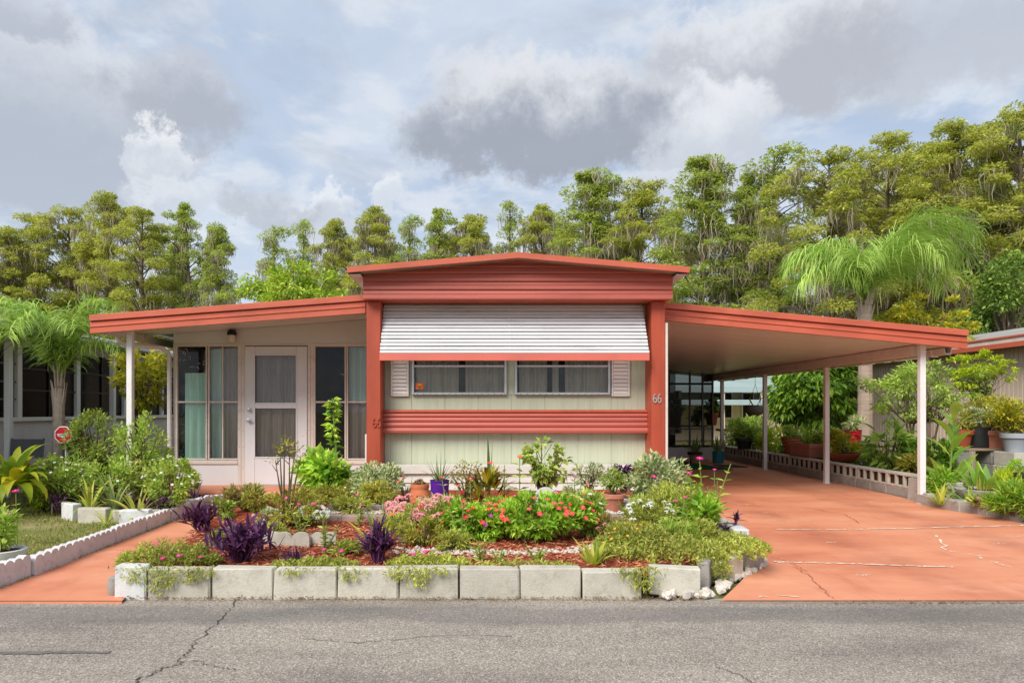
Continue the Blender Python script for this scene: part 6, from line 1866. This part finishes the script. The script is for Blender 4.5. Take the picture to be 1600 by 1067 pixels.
for px, y_, h_, kd, r_, lab in ((600, 6.3, .34, "coral", .022, "thin stem with a coral flower behind the second purple plant"), (632, 5.4, .30, "pinkz", .024, "upright stem with a pink flower in front of the strawberry pot"), (722, 5.2, .34, "red", .024, "upright red flower in front of the pink clusters"), (706, 6.1, .40, "red", .024, "upright red flower left of the croton"), (735, 5.9, .42, "redc", .028, "red flower stem between croton and pink clusters"), (560, 6.0, .26, "magenta", .02, "small magenta flower stem near the left bricks"), (470, 5.6, .30, "magenta", .02, "slim magenta flower stem behind the double border stone"),
                           (985, 5.7, .36, "white", .022, "slim white flower stem left of the white flowered herb"), (1060, 5.35, .34, "magenta", .022, "slim magenta flower stem in the right slope of the bed"), (895, 6.0, .42, "violet", .024, "violet flower stem behind the coral flowers"), (940, 6.1, .34, "coral", .022, "coral flower stem in front of the pinkish terracotta pot"), (1120, 5.95, .50, "magenta", .02, "tall budding stem at the driveway edge of the bed")):
    tall_stem(lab, Bp(px, y_), h_, "lf_bush", .055, .02, 7, kd, r_, random.uniform(-.04, .04), stems=3, spread=.14)
# pots along the front of the home
t, zt = pot("round terracotta strawberry pot with an open side pocket", Bp(656, 6.5), .10, .27, "terracotta", "urn", "strawberry_pot")
c = Vector(Bp(655, 6.5)); b = MB()
for k in range(3):
    a = R(-88 + 120 * k); cc = Vector((c.x + math.cos(a) * .094, c.y + math.sin(a) * .094, c.z + .155))
    b2 = MB(); b2.lathe([(.028, .0), (.030, .010), (.023, .012), (.017, .003)], (0, 0, 0), 12); mt_ = Vector((math.cos(a), math.sin(a), .5)).to_track_quat('Z', 'Y').to_matrix()
    b2.v = [tuple(cc + mt_ @ Vector((p[0], p[1] * .62, p[2]))) for p in b2.v]; b2.f = b2.f[:-2]; b2.build("pocket", M["terracotta"], t, True)
    b2 = MB(); b2.lathe([(.021, .006), (.02, .008)], (0, 0, 0), 12); b2.v = [tuple(cc + mt_ @ Vector((p[0], p[1] * .62, p[2]))) for p in b2.v]; b2.build("pocket_hole", M["soil"], t)
bush("succulent", "dry stubby succulents in the strawberry pot", (c.x, c.y, zt), .07, .07, .06, 160, .03, .014, "dry_leaf", 0, 8, cat_="plant", stems=False)
pb = (XA(687, 6.92), 6.92, .304)
t, zt = pot("glossy purple pot holding an aloe", pb, .098, .195, "purple_glaze", "straight")
rosette("aloe", "spiky grey green aloe in the purple pot", (pb[0], pb[1], zt), 24, .31, .022, "lf_aloe", (38, 86), (0, 45), rad=.03, fold=.5, base_w=.95, peak=.12, tip=1.0)
rosette("aloe", "small branching aloe with upright spikes left of the purple pot", Bp(634, 7.2), 20, .24, .022, "lf_aloe", (45, 88), (0, 30), rad=.05, fold=.5)
bush("dry_shrub", "sparse dry twiggy plant right of the purple pot", Bp(728, 7.15), .22, .16, .48, 420, .035, .016, "lf_olive", .2, 18)
t, zt = pot("dark orange terracotta pot with small succulents, left of the bare shrub", Bp(891, 6.55), .098, .165, "terracotta_dark", "flower")
bush("succulent", "low grey succulents in the dark orange pot", (XA(891, 6.55), 6.55, zt), .08, .08, .09, 200, .04, .018, "lf_varieg", 0, 8, cat_="plant", stems=False)
pw = (XA(921, 6.86), 6.86, .304)
t, zt = pot("shallow white dish pot on the white paver", pw, .10, .06, "pot_white", "bowl")
bush("desert_rose", "small gnarled shrub with sparse pale leaves in the white dish", (pw[0], pw[1], zt), .19, .16, .33, 520, .04, .02, "lf_varieg", .25, 18)
t, zt = pot("pinkish terracotta pot with a rim on the brick ledge", (XA(958, 6.58), 6.58, .24), .118, .165, "terracotta_pink", "flower")
bush("potted_herb", "airy pale green plant in the pinkish terracotta pot", (XA(956, 6.58), 6.58, zt), .12, .11, .32, 460, .045, .014, "lf_light", .05, 14, cat_="plant")
bush("purple_shrub", "dark purple leaved plant behind the pinkish terracotta pot", Bp(973, 7.2), .12, .12, .46, 420, .06, .03, "lf_purple", .35, 10)
t, zt = pot("tall terracotta pot partly hidden by the right variegated bush", Bp(1004, 7.3), .105, .36, "terracotta", "flower")
bush("potted_herb", "dry brown stems in the tall terracotta pot", (XA(1004, 7.3), 7.3, zt), .09, .08, .08, 120, .04, .012, "dry_leaf", 0, 8, cat_="plant")
# plaque leaning behind the flowers
pc = P(853, 772, 6.55)
pl = thing("welcome_stone", "round white garden stone lettered Welcome behind the coral flowers", "sign", (pc.x, pc.y, .24))
b = MB(); poly = [(pc.x + .115 * math.cos(R(a)), .24 + .10 + .125 * math.sin(R(a))) for a in range(0, 360, 15)]; b.py_(poly, pc.y, pc.y + .05); b.build("stone_face", M["block_white"], pl)
letters("lettering", "Welcome", .052, .001, "blue_print", pl, (pc.x, pc.y - .003, .385))

# mulch coloured dead leaves and weeds along the kerb
n = 900; x = rng.uniform(XA(180, 4.36), XA(1100, 4.36), n); C = np.stack([x, 4.372 - .03 * rng.random(n) ** 2, .002 + .012 * rng.random(n)], 1)
V, T = leaves(C, np.stack([rng.normal(0, 1, n), rng.normal(0, 1, n), rng.normal(.1, .3, n)], 1), rng.uniform(.008, .03, n), .007)
tag(link_mesh("leaf_litter", np_mesh("leaf_litter", V, T), M["dry_leaf"]), "dry leaf litter along the foot of the front blocks", "litter", None, "stuff")
n = 260; x = rng.uniform(XA(1300, 4.3), XA(1600, 4.3), n); C = np.stack([x, 4.287 + rng.normal(0, .006, n), np.full(n, .0)], 1)
V, T = leaves(C, np.stack([rng.normal(0, 1, n), rng.normal(0, .5, n), rng.uniform(.0, .7, n)], 1), rng.uniform(.01, .035, n), .006)
tag(link_mesh("weeds", np_mesh("weeds", V, T), M["dry_leaf"]), "dry weeds in the joint between driveway and road", "weeds", None, "stuff")
n = 500; y = rng.uniform(4.4, 8.9, n); C = np.stack([-3.235 - .03 * (y - 4.4) + rng.normal(0, .012, n), y, np.full(n, .012)], 1)
V, T = leaves(C, np.stack([rng.normal(.4, .6, n), rng.normal(0, 1, n), rng.uniform(.0, .8, n)], 1), rng.uniform(.01, .035, n), .006)
tag(link_mesh("weeds", np_mesh("weeds", V, T), M["grass"]), "small weeds along the foot of the scalloped edging", "weeds", None, "stuff")
# lawn grass
n = 70000; x = rng.uniform(-8.0, -3.33, n); y = 4.33 + 5.2 * rng.random(n) ** 1.2
keep = (np.sin(x * 3.1 + 1.3 * np.sin(y * 2.2)) + np.sin(y * 3.7 + x * 1.7) + rng.normal(0, .9, n)) > -.5
x, y = x[keep], y[keep]; n = len(x)
V, T = leaves(np.stack([x, y, np.full(n, -.004)], 1), np.stack([rng.normal(0, .6, n), rng.normal(0, .6, n), rng.uniform(.3, 1.1, n)], 1), rng.uniform(.02, .055, n), rng.uniform(.004, .008, n))
tag(link_mesh("grass", np_mesh("grass", V, T), M["grass"]), "thin patchy lawn grass left of the walkway", "grass", None, "stuff")

# ------------------------------------------------------------------ right side garden
def Rp(px, y, z=.06): return (XA(px, y), y, z)


t = rosette("canna", "large leaved canna with a red flower beside the front carport post", Rp(1482, 9.1), 15, .62, .16, "lf_canna", (40, 84), (25, 100), rad=.06, fold=.2, base_w=.25, peak=.45)
b = MB(); c = Vector(Rp(1482, 9.1)); q = P(1492, 632, 9.1); b.tube([c, c.lerp(q, .5), q], [.014, .012, .006], 6); b.build("stem", M["stem_green"], t)
for k in range(8):
    f = .35 + .07 * k; inst("leaf", strap_mesh("leaf", .48, .15, 55, 60, "lf_canna", fold=.2, base_w=.25, peak=.45), t, c.lerp(q, f), (0, 0, k * 2.4), random.uniform(.7, 1))
put_flower("red", t, P(1494, 634, 9.05), .03)
rosette("canna", "second large leaved canna at the right edge with light green leaves", Rp(1540, 8.55), 20, .62, .15, "lf_canna", (45, 86), (15, 80), rad=.06, fold=.2, base_w=.25, peak=.45)
t = bush("lobed_plant", "papaya like plant with big lobed leaves left of the front carport post", Rp(1388, 11.0), .40, .34, .98, 260, .22, .075, "lf_canna", .1, 26, up=-.1, cat_="plant", tight=.3)
bush("shrub", "dark leafy undergrowth behind the front carport post", Rp(1458, 10.0), .36, .36, .8, 900, .11, .05, "lf_tree", .05, 18)
bush("shrub", "bright undergrowth right of the front carport post below the canna", Rp(1475, 8.75), .25, .22, .38, 700, .09, .03, "lf_bright", .0, 14)
rosette("strap_plant", "green grassy tuft in the front right planting frame", Rp(1470, 8.25), 22, .30, .028, "lf_strap", (25, 82), (30, 90))
rosette("strap_plant", "green strap tuft in the second right planting frame", Rp(1513, 8.02), 18, .30, .028, "lf_canna", (30, 84), (30, 80))
rosette("dry_grass", "pale dry stalks with green tips behind the planting frames", Rp(1533, 8.35), 26, .45, .016, "lf_olive", (50, 86), (10, 60))
t, zt = pot("wide shallow concrete bowl behind the right planting frames", Rp(1538, 8.3), .30, .19, "block_grey", "bowl", "planter_bowl")
bush("lime_shrub", "yellow green feathery tuft right of the concrete bowl", Rp(1572, 8.35), .20, .18, .42, 900, .09, .016, "lf_lime", .0, 14, up=1.2)
bush("fern", "bright green fern at the right edge beside the driveway", Rp(1590, 7.35), .30, .24, .36, 1600, .10, .018, "lf_bright", .0, 18, up=.7, cat_="plant")
bush("small_flower", "low violet flowered plant in the right planting frame", Rp(1545, 7.75), .22, .16, .2, 500, .05, .02, "lf_bush", .0, 10, fl=((F_["violet"], 6, .018),))
t, zt = pot("black mesh pot at the right edge under a green fern", Rp(1600, 8.35, .25), .17, .2, "pot_black", "flower")
bush("fern", "small green fern in the black mesh pot", (Rp(1600, 8.35)[0], 8.35, zt), .18, .16, .16, 600, .06, .012, "lf_bright", 0, 10, cat_="plant")
# block shelves with pots
st = thing("block_stand", "stack of pale concrete blocks carrying the grey pot at the right edge", "stand", Rp(1590, 9.4, .05))
bx = XA(1590, 9.4)
for k, (dx, z, h) in enumerate(((0, .05, .19), (.2, .05, .19), (-.02, .242, .19), (.22, .242, .19), (0, .434, .19), (.2, .434, .19))):
    b = rough_block(bx - .12 + dx, bx + .07 + dx, 9.3, 9.68, z, z + h); b.build("concrete_block", M["block"], st)
sx0, sx1 = XA(1478, 9.9), XA(1600, 9.9)
st = thing("plant_shelf", "weathered board shelf on concrete blocks behind the cannas", "shelf", ((sx0 + sx1) / 2, 9.9, .05))
for i in range(3):
    b = MB(); b.box(sx0, sx1 + .4, 9.75 + i * .13, 9.87 + i * .13, .62, .655, .005); b.build("board", M["wood"], st)
for x in (sx0 + .05, (sx0 + sx1) / 2, sx1):
    for k in range(3):
        b = rough_block(x, x + .2, 9.77, 10.1, .05 + k * .19, .05 + k * .19 + .188); b.build("concrete_block", M["block_grey"], st)
zsf = .656
pots = [(1500, 9.95, .17, .26, "terracotta_dark", "flower", "red brown pot at the left of the board shelf", "lf_olive", .3), (1528, 10.0, .16, .30, "pot_black", "straight", "black pot in the middle of the board shelf", "lf_varieg", .34), (1553, 9.92, .155, .25, "terracotta_pink", "flower", "pink terracotta pot on the board shelf between black and blue pots", "lf_yellow", .42), (1575, 9.95, .15, .22, "pot_blue", "flower", "blue grey pot on the board shelf behind the big grey pot", "lf_yellow", .3)]
for px, y, r_, h, mt_, kd, lab, lf, ph in pots:
    t, zt = pot(lab, (XA(px, y), y, zsf), r_, h, mt_, kd)
    bush("potted_shrub", "leafy plant growing in the " + lab.split(" on the")[0].split(" at the")[0].split(" in the")[0], (XA(px, y), y, zt), .22, .18, ph, 520, .06, .022, lf, .05, 12)
t, zt = pot("big light grey plastic pot on the block stack at the right edge", (XA(1588, 9.45), 9.45, .626), .19, .26, "pot_grey", "flower")
bush("potted_shrub", "big yellow green shrub in the light grey pot at the right edge", (XA(1588, 9.45), 9.45, zt), .42, .3, .58, 2600, .055, .022, "lf_yellow", .0, 24)
bush("shrub", "pale leafy shrub against the beige wall above the board shelf", Rp(1545, 10.6), .42, .25, 1.35, 1500, .06, .026, "lf_olive", .5, 22)
rosette("strap_plant", "curled lime green leaf rising at the right edge against the beige wall", Rp(1592, 10.2, .9), 5, .6, .06, "lf_lime", (70, 86), (20, 120))

# plants and pots behind the hollow block wall
t, zt = box_planter("long terracotta planter box on the hollow block wall between two posts", (6.12, 12.85, .335), .34, .86, .25, "terracotta_pink", R(0))
rosette("strap_plant", "dark green strap leaved plant in the long terracotta planter", (6.12, 12.85, zt), 16, .46, .05, "lf_canna", (30, 82), (30, 100))
t, zt = pot("plain terracotta pot behind the long planter box", (XA(1236, 13.75), 13.75, .335), .18, .33, "terracotta_dark", "flower")
bush("potted_shrub", "light leafy plant in the plain terracotta pot", (XA(1236, 13.75), 13.75, zt), .25, .22, .26, 420, .08, .03, "lf_light", 0, 12)
t, zt = pot("wide brown bowl pot behind the block wall near the palm trunk", (XA(1318, 11.9), 11.9, .30), .28, .16, "terracotta_dark", "bowl")
bush("potted_shrub", "yellow and green leaves in the wide brown bowl pot", (XA(1316, 11.95), 11.95, zt), .34, .28, .42, 700, .09, .035, "lf_yellow", 0, 14)
t, zt = pot("red glazed pot with a dark mark beside the palm trunk", (XA(1333, 13.0), 13.0, .55), .15, .28, "sign_red", "straight")
b = MB(); c = Vector((XA(1333, 13.0), 13.0 - .152, .68))
b.tube([c + Vector((-.05, 0, .05)), c + Vector((.04, 0, .04)), c + Vector((-.03, 0, -.02)), c + Vector((.05, 0, -.03))], .006, 4); b.build("mark", M["dark_metal"], t)
b = MB(); b.box(XA(1333, 13) - .2, XA(1333, 13) + .2, 12.8, 13.2, .05, .548); tag(b.build("plinth", M["block_grey"], None, org=(XA(1333, 13), 13, .05)), "grey block plinth under the red glazed pot", "plinth")
bush("potted_shrub", "pale spiky plant in the red glazed pot", (XA(1333, 13.0), 13.0, zt), .2, .18, .3, 300, .10, .02, "lf_varieg", 0, 10)
t, zt = pot("black plastic pot behind the back part of the block wall", (XA(1163, 15.4), 15.4, .32), .2, .24, "pot_black", "flower")
bush("potted_shrub", "light green leaves in the black plastic pot", (XA(1163, 15.4), 15.4, zt), .28, .25, .4, 420, .12, .05, "lf_light", 0, 12)
for i, (px, y, rx, h, mt_, lab) in enumerate(((1150, 17.2, .35, .95, "lf_light", "tall light green plants beyond the wall between the two rear posts"), (1215, 15.0, .55, .75, "lf_lime", "yellow green leafy bed behind the wall, left of the terracotta pot"), (1300, 12.9, .55, .85, "lf_bush", "mixed green plants behind the wall beside the palm"), (1350, 12.2, .36, .5, "lf_bush", "low leafy plants on the wall in front of the palm trunk"), (1432, 9.85, .26, .50, "lf_olive", "trailing plant on the near end of the hollow wall"), (1185, 18.5, .6, 1.15, "lf_light", "tall pale foliage in front of the cream house"), (1245, 13.9, .4, .62, "lf_dark", "dark leaves behind the terracotta pots"))):
    bush("garden_plant", lab, Rp(px, y, .06), rx, .3, h, 1100, .11, .042, mt_, .05, 20, cat_="plant")
rosette("banana_plant", "broad light green leaves standing behind the rear wall by the cream house", Rp(1172, 16.6), 9, .9, .2, "lf_light", (45, 82), (20, 80), fold=.2, base_w=.3, peak=.45)
rosette("corn_plant", "green strap leaved plant against the beige house left of the palm", Rp(1310, 14.5), 16, .6, .08, "lf_canna", (35, 82), (30, 110))
# table with a pink tray behind the rear wall
tb = thing("garden_table", "small metal table with a red brown top behind the rear end of the wall", "table", (XA(1136, 17.6), 17.6, 0))
b = MB(); b.box(XA(1122, 17.6), XA(1149, 17.6), 17.4, 17.8, .66, .72, .01); b.build("table_top", M["terracotta_dark"], tb)
for px in (1124, 1147): b = MB(); b.tube([(XA(px, 17.6), 17.5, 0), (XA(px, 17.6), 17.5, .66)], .015, 6); b.build("leg", M["dark_metal"], tb)
# hanging basket
hb = P(1180, 640, 14.6)
t = thing("hanging_basket", "round dark hanging basket with wiry plant below the carport eave", "basket", (hb.x, hb.y, hb.z - .12))
b = MB(); b.lathe([(.04, -.12), (.12, -.105), (.175, -.05), (.19, .0), (.17, .06), (.15, .075), (.14, .06)], (hb.x, hb.y, hb.z), 20); b.build("bowl", M["stone_dark"], t, True)
b = MB(); ztop = cz(CXR) - .05; b.tube([(hb.x - .14, hb.y, hb.z + .06), (hb.x, hb.y, hb.z + .55), (hb.x, hb.y, ztop)], .004, 4); b.tube([(hb.x + .14, hb.y, hb.z + .06), (hb.x, hb.y, hb.z + .55)], .004, 4); b.build("wire", M["dark_metal"], t)
b = MB()
for s_ in (-1, 1): b.tube([(hb.x + .03 * s_, hb.y, hb.z + .06), (hb.x + .12 * s_, hb.y, hb.z + .22), (hb.x + .08 * s_, hb.y - .02, hb.z + .36), (hb.x + .02 * s_, hb.y, hb.z + .33)], .016, 5)
b.build("stems", M["lf_dark"], t)
# curved garden ornament
c = P(1178, 700, 15.6); b = MB(); b.tube([(c.x, c.y, .3), (c.x + .02, c.y, .62), (c.x + .12, c.y, .78), (c.x + .2, c.y, .72)], [.05, .05, .035, .02], 8)
tag(b.build("garden_ornament", M["stone_dark"], None, True, org=(c.x, c.y, .3)), "dark curved garden ornament on the rear part of the block wall", "ornament")
# pots at the screened room
t, zt = pot("two tone brown pot on the green mat before the screened room", (XA(1086, 15.2), 15.2, .028), .155, .24, "pot_tan", "flower")
b = MB(); b.lathe([(.157, .185), (.163, .19), (.163, .243), (.156, .245)], (XA(1086, 15.2), 15.2, .028), 28); b.f = b.f[:-2]; b.build("dark_rim", M["soil"], t, True)
rosette("snake_plant", "spiky dark green plant in the two tone pot", (XA(1086, 15.2), 15.2, zt), 22, .48, .045, "lf_snake", (35, 85), (5, 50), rad=.05)
t, zt = pot("turquoise glazed pot beside the rear carport post", (XA(1122, 15.35), 15.35, .02), .135, .26, "teal_glaze", "straight")
rosette("snake_plant", "upright snake plant in the turquoise pot", (XA(1122, 15.35), 15.35, zt), 16, .46, .045, "lf_snake", (50, 88), (5, 40), rad=.05)
for px, mt_, lab in ((1055, "terracotta_dark", "terracotta pot inside the screened room at the left"), (1112, "terracotta_dark", "dark terracotta pot inside the screened room near the rear post")):
    t, zt = pot(lab, (XA(px, 16.7), 16.7, .83), .16, .30, mt_)
    bush("potted_shrub", "dark leafy plant in the " + lab, (XA(px, 16.7), 16.7, zt), .22, .15, .42, 300, .10, .045, "lf_dark", 0, 12)
bush("potted_shrub", "low dark plant on the shelf inside the screened room", (XA(1090, 16.7), 16.7, .83), .22, .15, .4, 300, .10, .045, "lf_dark", 0, 12)
